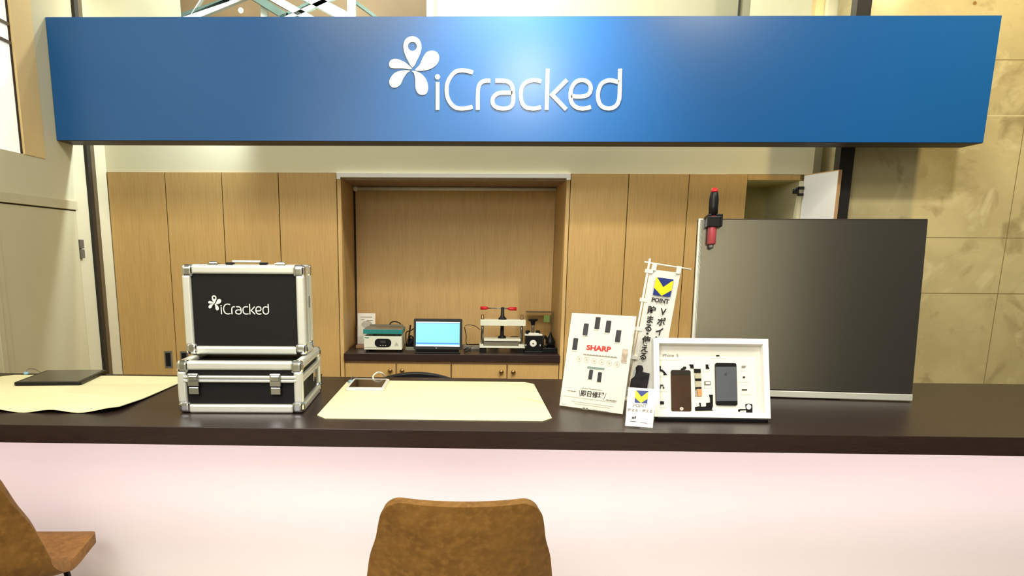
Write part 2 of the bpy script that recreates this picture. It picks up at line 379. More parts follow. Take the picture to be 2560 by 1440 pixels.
# partition posts carrying the sign
struct('trim_8', MB().box(WX,WX+.016,4.035,4.075,0,5.0), darkframe)
struct('trim_9', MB().box(WX,WX+.012,4.075,4.125,0,5.0), bronze)
struct('trim_10', MB().box(1.826,1.893,YP,4.10,0,5.0), darkframe)
struct('trim_11', MB().box(1.925,2.02,4.41,4.45,0,5.0), greymetal)
struct('trim_12', MB().box(1.915,1.925,4.405,4.45,0,5.0), gapm)
# concrete wall on the right, back wall above the cabinets, return at the right
struct('wall_right', MB().box(1.893,5.5,4.1,4.4,0,5.0), concrete)
struct('wall_back', MB().box(WX,1.80,YC+.006,4.62,1.905,2.60), cream)
struct('wall_side', MB().box(1.846,1.915,4.41,5.6,0,5.0), cream)
struct('trim_16', MB().box(1.80,1.845,4.45,4.50,0,2.9), beige)
# far side of the hall, seen above the sign
fw=MB().box(-.30,2.38,6.5,6.7,0,5.4)
struct('wall_far', fw, cream)
struct('window_2', MB().box(2.40,3.9,6.5,6.6,0,5.4), daylight)
struct('trim_13', MB().box(2.365,2.40,6.42,6.5,0,5.4), greymetal)
struct('trim_14', MB().box(2.05,2.065,6.49,6.5,2.9,5.4), greymetal)
struct('wall_soffit', MB().box(-6,-.30,7.4,7.6,0,6.0), atriumwood)
pw=[oy(335-2.02*150,-150,6.9),oy(335,0,6.9),oy(420,42,6.9),oy(620,140,6.9)]
struct('window_3', MB().prism([(-4.2,pw[0].z),(-4.2,2.6),(pw[3].x,pw[3].z),(pw[2].x,pw[2].z),(pw[1].x,pw[1].z),(pw[0].x,pw[0].z)],6.9,7.0), daylight)
mm=MB()
for zz in (3.36,3.47,3.58,): mm.box(-3.6,-2.62,6.88,6.90,zz-.008,zz+.008)
mm.box(-2.63,-2.61,6.88,6.9,2.6,3.5)
struct('trim_15', mm, greymetal)
struct('wall_front', MB().box(-4,2.3,-4.1,-4,0,5.2), wallpaint)  # unseen wall behind the camera, added for the grey panel to reflect
struct('dark_backdrop', MB().box(2.3,9,-4.1,-4.0,0,5.2), black)  # unseen dark wall, added so the grey panel's right side reflects dark

# steel trusses of the hall roof
def beam(mb, a, b, w, d=.05):
    a=Vector(a); b=Vector(b); u=(b-a); M0=mb.M; mb.M=frame(a,u,Vector((0,0,1)) if abs(u.normalized().z)<.95 else Vector((1,0,0)))
    mb.box(0,u.length,-d/2,d/2,-w/2,w/2); mb.M=M0
def farp(x,y,Y=6.4): return oy(x,y,Y)
def ext(p,q,k0,k1):
    p=Vector(p); q=Vector(q); return p+(p-q)*k0, q+(q-p)*k1
t=thing('roof_truss', (-1.6,6.4,2.9), 'pale steel roof truss seen above the sign, left of the white hanger post', 'truss')
for (p,q,w,mm_) in ((((590),0),((482),44),.05,trusswhite),((575,0),(445,44),.03,trusstel),((505,0),(478,42),.008,trusswhite)):
    a,b=ext(farp(*p),farp(*q),4,3); mb=MB(); beam(mb,a,b,w); mb.build('diagonal',mm_,t)
mb=MB(); a,b=ext(farp(332,0,6.7),farp(420,42,6.7),3,3); beam(mb,a,b,.05); beam(mb,a+Vector((.07,0,.02)),b+Vector((.07,0,.02)),.015); mb.build('rafter',trusswhite,t)
mb=MB(); beam(mb,farp(662,90),farp(660,-300),.048); mb.build('hanger',trusswhite,t)
t=thing('roof_truss', (-.5,6.35,2.9), 'pale steel roof truss above the sign with dark braces, right of the white hanger post', 'truss')
for (p,q,w,mm_) in (((782,0),(862,42),.07,trusswhite),((690,0),(765,42),.05,trusswhite),((660,8),(715,42),.05,trusstel),((735,40),(800,10),.03,trusswhite),((715,38),(790,0),.02,trusstel),((880,0),(935,40),.02,trusstel)):
    a,b=ext(farp(*p,6.35),farp(*q,6.35),2.5,2.5); mb=MB(); beam(mb,a,b,w); mb.build('diagonal',mm_,t)
mb=MB(); beam(mb,farp(880,90,6.3),farp(876,-300,6.3),.06); mb.build('hanger',trusswhite,t)
mb=MB(); beam(mb,farp(1076,90,6.42),farp(1076,-300,6.42),.055); mb.build('wall_post',trusswhite,t)
mb=MB().ball(farp(602,26,7.3),.022)
o=mb.build('ceiling_bulb', mat('lit bulb',(255,250,230),.4,emit=(255,250,230),estr=3), None, smooth=True); o['label']='tiny lit bulb on the brown soffit above the sign'; o['category']='light'

# ================================================================== SIGN
SY=3.773
sign=thing('shop_sign', (.21,SY+.08,1.996), 'long blue sign board with white flower emblem and lettering across the top', 'sign')
MB().box(WX+.002,2.332,SY,SY+.004,1.998,2.524).build('face', signblue, sign, label='satin blue front face')
MB().box(WX+.002,2.332,SY+.004,3.93,1.996,2.522).build('box', signdark, sign, label='dark brown sign box')
def fx_sign(zx,zy):
    p=oy(940+zx/3.8788,60+zy/3.8788,SY); return (p.x,p.z)
emblem(Matrix.Identity(4), fx_sign, 36/3.8788*.00196*.93, SY-.006, SY, sign, letterm)
# brackets back to the posts
MB().box(1.84,1.88,3.93,4.04,2.05,2.12).build('bracket', darkframe, sign)
MB().box(WX+.0,WX+.03,3.93,4.035,2.05,2.12).build('bracket', darkframe, sign)

# ================================================================== CABINETS
ZT=1.903
def tall_cabinet(x0,xm,x1,label,opened=False,hand=True):
    c=thing('tall_cabinet', ((x0+x1)/2,YC+.25,0), label, 'cabinet', None)
    MB().box(x0+.001,x1-.001,YC+.022,YC+.46,0,ZT).build('body', gapm if not opened else wood_edge, c) if not opened else None
    if opened:
        b=MB().box(x0+.001,xm,YC+.022,YC+.46,0,ZT).box(xm,x1-.001,YC+.44,YC+.46,0,ZT).box(xm,x1-.001,YC+.022,YC+.44,ZT-.03,ZT).box(xm,x1-.001,YC+.022,YC+.44,0,.1)
        MB().box(x1-.02,x1-.001,YC+.0,YC+.44,.1,ZT-.03).build('inner_side', cream, c, label='pale inner side')
        MB().box(xm,x1-.02,YC+.002,YC+.021,ZT-.026,ZT).build('top_rail', wood, c)
        b.build('body', olive, c, label='cabinet carcass with olive coloured inside')
        for sz in (1.35,.75): MB().box(xm+.0,x1-.02,YC+.022,YC+.43,sz,sz+.02).build('shelf', olive, c)
        MB().box(xm+.13,xm+.14,YC+.432,YC+.44,1.2,1.75).build('shelf_strip', gapm, c)
    for i,(a,b) in enumerate(((x0,xm),(xm,x1))):
        if opened and i==1: continue
        d=MB().box(a+.002,b-.002,YC,YC+.02,.08,ZT).build('door', wood, c, bevel=.001)
        if hand:
            hx=(b-.045) if i==0 else (a+.045)
            hd=MB().box(hx-.022,hx+.022,YC-.003,YC,.86,.955).build('handle', greymetal, d, label='recessed dark and silver pull')
            MB().box(hx-.015,hx+.012,YC-.0045,YC-.003,.87,.945).build('handle_recess', black, hd)
    return c
tall_cabinet(WX+.003,-1.588,-1.285,'tall pale oak cabinet pair of doors beside the left wall')
tall_cabinet(-1.285,-.983,-.674,'tall pale oak cabinet behind the stacked black cases, left of the niche')
tall_cabinet(.554,.856,1.168,'tall pale oak cabinet right of the niche, behind the white banner',hand=False)
c=tall_cabinet(1.168,1.469,1.757,'tall oak cabinet with its right door standing open, showing an olive inside',True,False)
p0=Vector((1.757,4.272,0)); p1=Vector((1.812,4.005,0)); u=(p1-p0); L=u.length
Md=frame(p0,u,(0,0,1))
d=MB(Md).box(0,L,-.001,.017,.08,ZT).build('door', wood_edge, c, bevel=.001, label='open door with oak edge')
MB(Md).box(.006,L-.003,-.0025,-.001,.085,ZT-.005).build('inner_face', bluewhite, d, label='cool white inner face')
hg=MB()
e=oy(2000,478,4.25)
for dz in (0,):
    hg.box(e.x-.028,e.x+.0,4.262,4.275,e.z-.012,e.z+.012).box(e.x-.004,e.x+.022,4.255,4.270,e.z-.022,e.z-.010).box(e.x-.004,e.x+.022,4.255,4.270,e.z+.010,e.z+.024).cyl((e.x-.03,4.26,e.z),(e.x-.01,4.262,e.z+.018),.005)
hg.build('door_hinge', blackmetal, c)
# niche between the two banks
YB=4.75
n=thing('niche_cabinet', (-.06,YC+.24,.953), 'open oak niche with white top rail between the tall cabinets', 'cabinet')
MB().box(-.640,.532,YB,YB+.02,.955,1.872).build('back_panel', niche_wood, n)
MB().box(-.672,-.652,YC,YB+.02,0,1.893).build('side_panel', niche_wood, n)
MB().box(.534,.552,YC,YB+.02,0,1.893).build('side_panel', niche_wood, n)
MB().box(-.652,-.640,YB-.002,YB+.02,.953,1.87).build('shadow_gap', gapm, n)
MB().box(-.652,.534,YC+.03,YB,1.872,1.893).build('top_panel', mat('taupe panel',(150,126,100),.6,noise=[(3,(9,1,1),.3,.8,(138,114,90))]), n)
MB().box(-.672,.552,YC-.012,YC+.03,1.882,1.904).box(-.672,-.652,YC-.012,YC+.02,1.872,1.882).box(.532,.552,YC-.012,YC+.02,1.872,1.882).build('top_rail', whitep, n, bevel=.001, label='white top rail')
MB().cyl((-.635,YB-.03,1.860),(.53,YB-.03,1.860),.010).ball((-.635,YB-.03,1.860),.016).build('curtain_tube', whitep, n, smooth=True, label='slim white tube along the back')
wt=MB().box(-.652,.534,YC-.012,YB,.915,.953).build('worktop', wenge, None, bevel=.001); wt['label']='dark brown worktop inside the oak niche'; wt['category']='worktop'
for x0,xm,x1,lab in ((-.652,-.364,-.060,'low oak cabinet under the left half of the niche worktop'),(-.060,.248,.534,'low oak cabinet under the right half of the niche worktop')):
    c=thing('low_cabinet', ((x0+x1)/2,YC+.25,0), lab, 'cabinet')
    MB().box(x0+.001,x1-.001,YC+.02,YB-.002,.0,.913).build('body', wood_edge, c)
    for i,(a,b) in enumerate(((x0,xm),(xm,x1))):
        d=MB().box(a+.004,b-.004,YC,YC+.019,.10,.897).build('door', wood, c, bevel=.001)
        kx=(b-.033) if i==0 else (a+.033)
        MB().lathe((kx,YC,.859),(0,-1,0),[(0,.006),(.008,.006),(.011,.012),(.018,.013),(.022,.008),(.023,.001)],16).build('knob', brass, d, smooth=True, label='round brass knob')
print('part 1 done')
# ================================================================== COUNTER
CT=1.02
c=thing('reception_counter', (.3,2.6,0), 'long white fronted reception counter with thick dark brown top', 'counter')
MB().box(-1.885,3.1,2.10,3.022,.968,CT).build('countertop', wenge, c, bevel=.0015, label='dark brown laminate top')
MB().box(-1.86,3.05,2.40,2.425,.0,.968).build('front_panel', counterwhite, c, label='glossy white front panel')
for xx in (-1.86,3.02): MB().box(xx,xx+.03,2.425,2.98,0,.968).build('side_panel', counterwhite, c)

# desk mats
def deskmat(x0,x1,y0,y1,label,wave=0,rot=0):
    nx,ny=40,16; mb=MB(); vs=[]; fs=[]; r=.03
    for top in (1,0):
        for j in range(ny+1):
            for i in range(nx+1):
                u=i/nx; v=j/ny; x=x0+(x1-x0)*u; y=y0+(y1-y0)*v
                dy=min(v,1-v)*(y1-y0); dx=min(u,1-u)*(x1-x0)
                if dy<r:
                    ins=r-math.sqrt(max(0,r*r-(r-dy)**2)); 
                    if u<.5: x=max(x,x0+ins)
                    else: x=min(x,x1-ins)
                lift=wave*max(0,(1-v*3))*(.5+.5*math.sin(u*26+1.2))*.010+wave*max(0,u-.8)*5*.006*(1-v)
                vs.append((x,y,CT+.0005+(.002 if top else 0)+lift))
    n=(nx+1)*(ny+1)
    for j in range(ny):
        for i in range(nx):
            a=j*(nx+1)+i; fs.append((a,a+1,a+nx+2,a+nx+1)); fs.append((n+a,n+a+nx+1,n+a+nx+2,n+a+1))
    for i in range(nx):
        fs.append((i,n+i,n+i+1,i+1)); a=ny*(nx+1)+i; fs.append((a+1,n+a+1,n+a,a))
    for j in range(ny):
        a=j*(nx+1); fs.append((a+nx+1,n+a+nx+1,n+a,a)); b=a+nx; fs.append((b,n+b,n+b+nx+1,b+nx+1))
    mb.add(vs,fs); o=mb.build('desk_mat', matyellow, None, smooth=False); o['label']=label; o['category']='mat'; return o
deskmat(-.432,.268,2.232,2.925,'flat cream desk mat lying in the middle of the counter')
deskmat(-1.775,-1.042,2.262,2.965,'cream desk mat with wavy front edge at the left end of the counter',wave=1)

# tablets
def tablet(M,w,l,h,bm,sm,label,bez,extra=None):
    t=thing('tablet', M, label, 'tablet')
    b=MB(M); b.slab(rrect(-w/2,w/2,-l/2,l/2,.012),0,h); b.build('body',bm,t,bevel=.002)
    b=MB(M); b.slab(rrect(-w/2+bez[0],w/2-bez[0],-l/2+bez[1],l/2-bez[1],.002),h,h+.0006); b.build('screen',sm,t,label='dark screen')
    return t
z=CT+.003
tl=tablet(rotz((-1.508,2.872,z),7),.232,.30,.012,black,screenoff,'black tablet with black bezel on the left desk mat',(.012,.014))
tw=tablet(rotz((-.342,2.800,z),0),.137,.222,.009,whiteplastic,screenoff,'small white tablet with thick white frame on the middle mat',(.010,.026))
b=MB(); b.tube(catmull([(-.335,2.912,z+.005),(-.338,2.93,z+.016),(-.322,2.95,z+.027),(-.305,2.965,z+.020),(-.30,2.985,z+.0035)],False,5),.0028)
b.build('cable', whiteplastic, tw, smooth=True, label='white cable')
for (px,py,lab) in ((877,957,'light blue cable plug behind the small white tablet'),(66,936,'light blue cable plug behind the black tablet at the left end')):
    q=oz(px,py,CT+.003); t=thing('cable_plug', q, lab, 'plug')
    MB().lathe(q,(0,0,1),[(0,.009),(.002,.010),(.008,.010),(.011,.006)],14).build('cap', bluecap, t, smooth=True)
    MB().tube(catmull([q+Vector((0,0,.011)),q+Vector((.004,.012,.02)),q+Vector((.015,.04,.014)),q+Vector((.03,.06 if px>500 else .05,.001))],False,5),.0012).build('lead', greymetal, t, smooth=True)

# aluminium cases
def case(M,w,d,h,seam_axis,label,latch=False):
    t=thing('aluminium_case', M, label, 'case'); e=.013; r=.030
    MB(M).box(e,w-e,e*.8,d-e,e,h-e).build('shell', casevinyl, t)
    P=[]
    for x in (r*.45,w-r*.45):
        for y in (r*.45,d-r*.45): P.append(((x,y,r),(x,y,h-r)))
    for x in (r*.45,w-r*.45):
        for zz in (r*.45,h-r*.45): P.append(((x,r,zz),(x,d-r,zz)))
    for y in (r*.45,d-r*.45):
        for zz in (r*.45,h-r*.45): P.append(((r,y,zz),(w-r,y,zz)))
    for a,b in P:
        mb=MB(M); lo=[min(a[i],b[i]) for i in range(3)]; hi=[max(a[i],b[i]) for i in range(3)]
        for i in range(3):
            if hi[i]-lo[i]<1e-6: lo[i]-=r*.45; hi[i]+=r*.45
        mb.box(lo[0],hi[0],lo[1],hi[1],lo[2],hi[2]); mb.build('edge_rail', alu, t, bevel=.007, seg=4)
    for x in (0,1):
        for y in (0,1):
            for zz in (0,1):
                q=.037; mb=MB(M)
                X=(-.0015,q) if not x else (w-q,w+.0015); Y=(-.0015,q) if not y else (d-q,d+.0015); Z=(-.0,q) if not zz else (h-q,h+.0015)
                mb.box(*X,*Y,*Z); mb.build('corner_cap', chrome, t, bevel=.012, seg=5)
    s=MB(M); k=.010
    if seam_axis=='z':
        zc=h*.66
        for z0,z1 in ((zc-k,zc-.001),(zc+.001,zc+k)):
            s.box(r*.6,w-r*.6,-.001,.012,z0,z1).box(r*.6,w-r*.6,d-.012,d+.001,z0,z1).box(-.001,.012,r*.6,d-r*.6,z0,z1).box(w-.012,w+.001,r*.6,d-r*.6,z0,z1)
    else:
        yc=d*.42
        for y0,y1 in ((yc-k,yc-.001),(yc+.001,yc+k)):
            s.box(-.001,.012,y0,y1,r*.6,h-r*.6).box(w-.012,w+.001,y0,y1,r*.6,h-r*.6).box(r*.6,w-r*.6,y0,y1,h-.012,h+.001).box(r*.6,w-r*.6,y0,y1,0,.012)
    s.build('seam_rail', alu, t, bevel=.002)
    if latch:
        zc=h*.66
        for lx in (.050,w-.080):
            a=MB(M).box(lx-.017,lx+.017,-.008,.002,zc-.022,zc+.018).box(lx-.014,lx+.014,-.011,-.004,zc-.006,zc+.012)
            la=a.build('latch', chrome, t, bevel=.003, label='chrome draw latch')
            MB(M).box(lx-.015,lx+.015,-.006,.001,zc-.046,zc-.024).build('catch_plate', chrome, la, bevel=.002)
        q=MB(M); q.box(w,w+.004,d*.50,d*.62,h*.42,h*.62); q.build('strap_plate', chrome, t, bevel=.002)
    else:
        yc=d*.42
        for lx in (w*.22,w*.78):
            MB(M).box(lx-.017,lx+.017,yc-.014,yc+.014,h,h+.005).cyl((lx-.012,yc,h+.006),(lx+.012,yc,h+.006),.004).build('latch', chrome, t, bevel=.001)
        ho=MB(M).box(w*.38,w*.62,yc-.010,yc+.010,h+.006,h+.014).build('handle', alu, t, bevel=.003, label='silver carry handle')
        for lx in (w*.36,w*.64): MB(M).box(lx-.012,lx+.012,yc-.012,yc+.012,h,h+.008).build('handle_mount', black, ho, bevel=.002)
        MB(M).box(w,w+.006,yc-.006,yc+.006,h*.52,h*.66).build('strap_ring', chrome, t, bevel=.002)
    return t
Mc=rotz((-.853,2.284,CT+.0005),2.2)
case(Mc,.375,.395,.158,'z','black aluminium edged case with two front latches lying flat on the counter',True)
Mc2=rotz((-.868,2.418,CT+.1605),1.8)
c2=case(Mc2,.378,.150,.277,'y','black case with white flower emblem, standing upright on the flat case')
ref=fx_sign(1370,560)
def fx_case(zx,zy):
    p=fx_sign(zx,zy); k=.188/(fx_sign(2385,560)[0]-fx_sign(128,560)[0]); return (.180+(p[0]-ref[0])*k, .149+(p[1]-ref[1])*k*1.05)
emblem(Mc2, fx_case, .0030, .0075, .0096, c2, whiteprint)
# small black clip behind the cases
q=oz(798,950,CT); t=thing('cable_clip', q, 'small black cable clip on the counter behind the stacked cases', 'clip')
MB(Matrix.Translation(q)).box(-.02,.008,-.005,.005,0,.006).cyl((.008,0,.003),(.008,0,.02),.002).cyl((-.02,0,.018),(.012,0,.021),.002).cyl((-.018,0,.003),(-.018,0,.018),.002).build('clip_body', black, t)

# staff chair behind the counter
t=thing('office_chair', (-.19,3.45,0), 'black office chair whose curved back top shows behind the counter', 'chair')
b=MB(); N=24; vs=[]; fs=[]
for k in range(N+1):
    u=-1+2*k/N; x=-.19+.26*u; zt=1.003-.085*u*u; y=3.26+.03*u*u
    for (dy,zz) in ((0,.60),(.0,zt),(.03,zt),(.03,.60)): vs.append((x,y+dy,zz))
for k in range(N):
    for i in range(4): fs.append((k*4+i,k*4+(i+1)%4,(k+1)*4+(i+1)%4,(k+1)*4+i))
fs += [(0,3,2,1),(N*4,N*4+1,N*4+2,N*4+3)]
b.add(vs,fs).build('backrest', black, t, bevel=.006)
MB().slab([(-.19+a,3.50+c) for a,c in rrect(-.24,.24,-.22,.22,.08)],.50,.56).build('seat', black, t, bevel=.015)
MB().cyl((-.19,3.5,.08),(-.19,3.5,.50),.025).build('column', blackmetal, t)
for k in range(5):
    a=2*math.pi*k/5; e=Vector((-.19+.28*math.cos(a),3.5+.28*math.sin(a),.06)); lg=MB().cyl((-.19,3.5,.09),e,.018,r1=.012).build('leg', blackmetal, t)
    MB().cyl(e+Vector((-.012,0,-.035)),e+Vector((.012,0,-.035)),.025).build('castor', black, lg)
MB().box(-.22,-.16,3.29,3.50,.48,.50).box(-.22,-.16,3.29,3.31,.48,.75).build('back_bracket', blackmetal, t)
print('part 2 done')
# ================================================================== POSTER STAND
BL=Vector((.311,2.440,CT)); BR=Vector((.485,2.312,CT)); u=(BR-BL).normalized(); bk=Vector((-u.y,u.x,0)); v=(Vector((0,0,1))*math.cos(.195)+bk*math.sin(.195))
Mp=frame(BL+Vector((0,0,.004))+u*-.002,u,v); PW,PH=.218,.298
t=thing('poster_stand', Mp, 'white poster with phone pictures and red lettering in a leaning clear stand', 'poster stand')
MB(Mp).box(-.003,PW+.003,.0,.003,-.003,PH+.003).box(-.003,PW+.003,-.006,.0,-.004,-.001).build('acrylic_sheet', acryl, t, label='clear acrylic sheet')
f0=frame(BL+u*-.004,u,(0,0,1)); MB(f0).box(0,PW,.004,.10,.0,.003).build('foot', acryl, t, label='clear acrylic foot')
MB(Mp).box(.001,PW-.001,-.0012,-.0002,.004,PH).build('sheet', paper, t, label='white printed sheet')
def U(a,b_): return (a*PW,(1-b_)*PH)
Y0,Y1=-.0022,-.0013
def pic(mb,cx,cy,w,h): x,zz=U(cx,cy); mb.prism(rrect(x-w/2,x+w/2,zz-h/2,zz+h/2,.002,2),Y0,Y1)
dkp=mat('dark phone print',(62,60,74),.4,noise=[(30,(1,1,1),.35,.7,(36,36,38))])
for cx,cy in ((.125,.325),(.260,.165),(.43,.092),(.60,.120),(.77,.21)): b=MB(Mp); pic(b,cx,cy,.0165,.037); b.build('phone_picture',dkp,t)
for cx,cy in ((.435,.625),(.575,.642)): b=MB(Mp); pic(b,cx,cy,.013,.030); b.build('phone_picture',dkp,t)
b=MB(Mp); pic(b,.905,.40,.0185,.040); b.build('phone_picture', mat('pale phone print',(206,190,172),.4,noise=[(60,(1,1,1),.3,.7,(150,132,116))]), t)
x,zz=U(.50,.352); text('SHARP',Mp,x,zz,.0215,inkred,'lettering',t,sx=1.28,y=Y0,bold=.0009)
b=MB(Mp)
for (cx,cy,w,h) in ((.53,.425,.40*PW/PW,.0035),):
    x,zz=U(cx,cy)
    for k in range(34): b.box(x-.056+k*.0034,x-.056+k*.0034+.0024,Y0,Y1,zz-.0022,zz+.0022*(1 if k%3 else .2))
b.build('printed_text', inkgrey, t)
def dashes(cx,cy,n,step,h,w=.7):
    x,zz=U(cx,cy); b=MB(Mp)
    for k in range(n): b.box(x-n*step/2+k*step,x-n*step/2+k*step+step*w,Y0,Y1,zz-h/2,zz+h/2*(1 if k%4 else .1))
    b.build('printed_text', inkgrey, t)
dashes(.17,.82,12,.0026,.003); dashes(.80,.865,14,.0026,.004); dashes(.48,.775,26,.0028,.002); dashes(.42,.985,8,.0026,.007,.85); dashes(.66,.985,22,.0024,.003)
for cx,cy in ((.125,.40),(.26,.238),(.42,.165),(.585,.193),(.77,.285),(.91,.475),(.43,.68),(.575,.695)): dashes(cx,cy,8,.0024,.0011)
for k in range(6):
    b=MB(Mp); x,zz=U(.22+k*.118,.475+k*.004); 
    for j in range(20):
        a0=2*math.pi*j/20; a1=2*math.pi*(j+1)/20
        b.prism([(x+r*math.cos(a),zz+r*math.sin(a)) for r,a in ((.0078,a0),(.0088,a0),(.0088,a1),(.0078,a1))],Y0,Y1)
    b.box(x-.003,x+.003,Y0,Y1,zz-.003,zz+.0035); b.build('printed_icon', inkfaint, t)
def dl(cx,cy,n,step,h):
    x,zz=U(cx,cy); b=MB(Mp)
    for k in range(n): b.box(x-n*step/2+k*step,x-n*step/2+k*step+step*.8,Y0,Y1,zz-h/2,zz+h/2)
    b.build('printed_text', inkfaint, t)
dl(.46,.88,60,.003,.0016); dl(.52,.925,48,.003,.0014); dl(.52,.945,40,.003,.0014)
b=MB(Mp); x,zz=U(.50,.555); b.box(x-.029,x+.029,Y0,Y1,zz-.0032,zz+.0032); b.build('printed_bar', mat('teal grey ink',(116,138,136),.5,noise=[(60,(1,1,1),.3,.8,(130,150,146))]), t)
x,zz=U(.50,.832); text('即日修理',Mp,x,zz,.0200,ink,'printed_text',t,y=Y0,bold=.0005)
b=MB(Mp)
for s_ in (-1,1): b.ribbon([(x+s_*.046,zz+.010),(x+s_*.040,zz-.010)],.0012,Y0,Y1)
b.build('slanted_mark', ink, t)

# emblem of the point card: navy square with a yellow V
def vmark(M,x,zt,s,t,y0,y1,skew=0):
    b=MB(M); b.prism([(x-s/2,zt),(x+s/2,zt),(x+s/2,zt-s),(x-s/2,zt-s)],y0+.0003,y1); b.build('emblem_square',inkblue,t,label='navy square')
    b=MB(M); b.prism([(x-s*.5,zt),(x-s*.44,zt),(x,zt-s*.50),(x,zt-s*1.0),(x-s*.5,zt-s*.60)],y0-.0002,y1); b.prism([(x+s*.44,zt-s*.10),(x+s*.5,zt-s*.10),(x+s*.5,zt-s*.62),(x,zt-s*1.0),(x,zt-s*.50)],y0-.0002,y1)
    b.build('emblem_chevron',inkyellow,t,label='yellow V shape')
# ================================================================== BANNER
Mb=frame((.548,2.60,CT),(.990,0,-.118),(.118,0,.993))
t=thing('mini_banner', Mb, 'small white vertical banner on a pole with blue and yellow V emblem', 'banner')
MB(Mb).cyl((0,0,.006),(0,0,.468),.0035).build('pole', whiteplastic, t, smooth=True)
MB(Mb).cyl((-.016,0,.455),(.138,0,.450),.0025).build('crossbar', whiteplastic, t, smooth=True)
MB(frame((.548,2.60,CT),(1,0,0),(0,0,1))).slab(rrect(-.035,.035,-.03,.03,.01),0,.007).build('base', whiteplastic, t, bevel=.001)
for zz in (.428,.335,.24,.145): MB(Mb).box(-.009,.016,-.0045,.0045,zz-.006,zz+.006).build('loop', cloth, t)
for xx in (.018,.098): MB(Mb).box(xx-.007,xx+.007,-.004,.004,.432,.456).build('loop', cloth, t)
b=MB(Mb); nx,nz=10,24; vs=[];fs=[]
for s_ in (0,1):
    for j in range(nz+1):
        for i in range(nx+1):
            uu=i/nx; vv=j/nz; vs.append((.006+.100*uu, .004*math.sin(vv*7+uu*2)*.6+(-.0006 if s_ else .0006), .030+.405*vv))
n_=(nx+1)*(nz+1)
for j in range(nz):
    for i in range(nx):
        a=j*(nx+1)+i; fs.append((a,a+nx+1,a+nx+2,a+1)); fs.append((n_+a,n_+a+1,n_+a+nx+2,n_+a+nx+1))
b.add(vs,fs).build('cloth', cloth, t, label='white cloth')
vmark(Mb,.0575,.412,.057,t,-.0058,-.0045)
text('POINT',Mb,.056,.339,.0185,ink,'lettering',t,sx=1.05,y=-.0058,bold=.0007)
b=MB(Mb)
for ch,zz in zip('Vポイント',(.304,.270,.238,.210,.182)): text(ch,Mb,.072,zz,.0290,ink,'',None,y=-.0058,bold=.0008,mb=b)
for ch,zz in zip('貯まる・使える',(.304,.273,.246,.226,.205,.177,.151)): text(ch,Mb,.034,zz,.0275,ink,'',None,y=-.0058,bold=.0008,mb=b)
b.build('lettering', ink, t)
b=MB(Mb); b.prism([(.008,.045),(.008,.072),(.018,.082),(.020,.098),(.016,.112),(.022,.121),(.036,.122),(.042,.112),(.041,.100),(.066,.099),(.066,.045)],-.0058,-.0046); b.build('printed_photo', mat('dark photo print',(30,28,34),.5,noise=[(40,(1,1,1),.4,.6,(52,48,52))]), t)

# small point card on the counter
BL=Vector((.462,2.170,CT)); BR=Vector((.537,2.145,CT)); u=(BR-BL).normalized(); bk=Vector((-u.y,u.x,0)); v=(Vector((0,0,1))*math.cos(.26)+bk*math.sin(.26))
Mk=frame(BL+Vector((0,0,.003)),u,v); KW,KH=.078,.110
t=thing('card_stand', Mk, 'small white card with V emblem in a clear stand at the counter front', 'card stand')
MB(Mk).box(-.001,KW+.001,0,.002,-.002,KH+.001).build('acrylic_sheet', acryl, t)
MB(frame(BL,u,(0,0,1))).box(0,KW,-.008,.05,.0,.0022).build('foot', acryl, t)
MB(Mk).box(.001,KW-.001,-.001,-.0001,.001,KH).build('card', paper, t)
vmark(Mk,.039,.103,.035,t,-.0018,-.0011)
text('POINT',Mk,.037,.060,.0125,inkgrey,'lettering',t,y=-.0018,bold=.0002)
text('貯まる・使える',Mk,.039,.046,.0098,inkgrey,'lettering',t,y=-.0018,bold=.0002)
b=MB(Mk).box(.018,.024,-.0018,-.0011,.022,.028).box(.025,.029,-.0018,-.0011,.023,.030).box(.014,.03,-.0018,-.0011,.014,.0155).box(.042,.06,-.0018,-.0011,.012,.0132); b.build('printed_mark', ink, t)

# ================================================================== FRAMED PHONE
FB=Vector((.567,2.262,CT+.012)); u=Vector((1,-.02,0)); v=Vector((0,.34,.94))
Mf=frame(FB,u,v); FW,FH=.336,.238; fr=.0165
t=thing('shadow_box', Mf, 'white deep box frame showing a dismantled smartphone laid out in pieces', 'frame')
FD=.030
for nm,bb in (('frame_bar',(0,FW,0,FD,0,fr)),('frame_bar',(0,FW,0,FD,FH-fr,FH)),('frame_bar',(0,fr,0,FD,fr,FH-fr)),('frame_bar',(FW-fr,FW,0,FD,fr,FH-fr))):
    MB(Mf).box(*bb).build(nm, whitep, t, bevel=.0006)
MB(Mf).box(fr,FW-fr,FD-.004,FD,fr,FH-fr).build('backing_board', paper, t)
MB(frame((.575,2.25,CT),(1,-.02,0),(0,0,1))).box(0,.318,.004,.045,0,.011).build('stand_base', black, t, bevel=.002, label='black base strip')
yb=FD-.004
def F(zx,zy):                       # zoom pixel inside the frame picture -> local x,z
    a=(zx-118)/(1838-118); bq=(1262+a*43-zy)/(1262+a*43-(105+a*25)); return (a*FW, bq*FH)
def fpoly(pts): return [F(*p) for p in pts]
def fbox(x0,y0,x1,y1): return [F(x0,y1),F(x1,y1),F(x1,y0),F(x0,y0)]
def frr(x0,y0,x1,y1,r):
    a=F(x0,y1); c_=F(x1,y0); return rrect(a[0],c_[0],a[1],c_[1],r,5)
sc=MB(Mf).prism(frr(398,566,700,1172,.006),yb-.004,yb).build('front_screen', phonebrown, t, bevel=.0006, label='brown black phone screen')
MB(Mf).prism([F(552+28*math.cos(a*.3142),1135-26*math.sin(a*.3142)) for a in range(20)],yb-.0046,yb-.004).build('home_button', mat('pale button',(190,180,165),.4), sc)
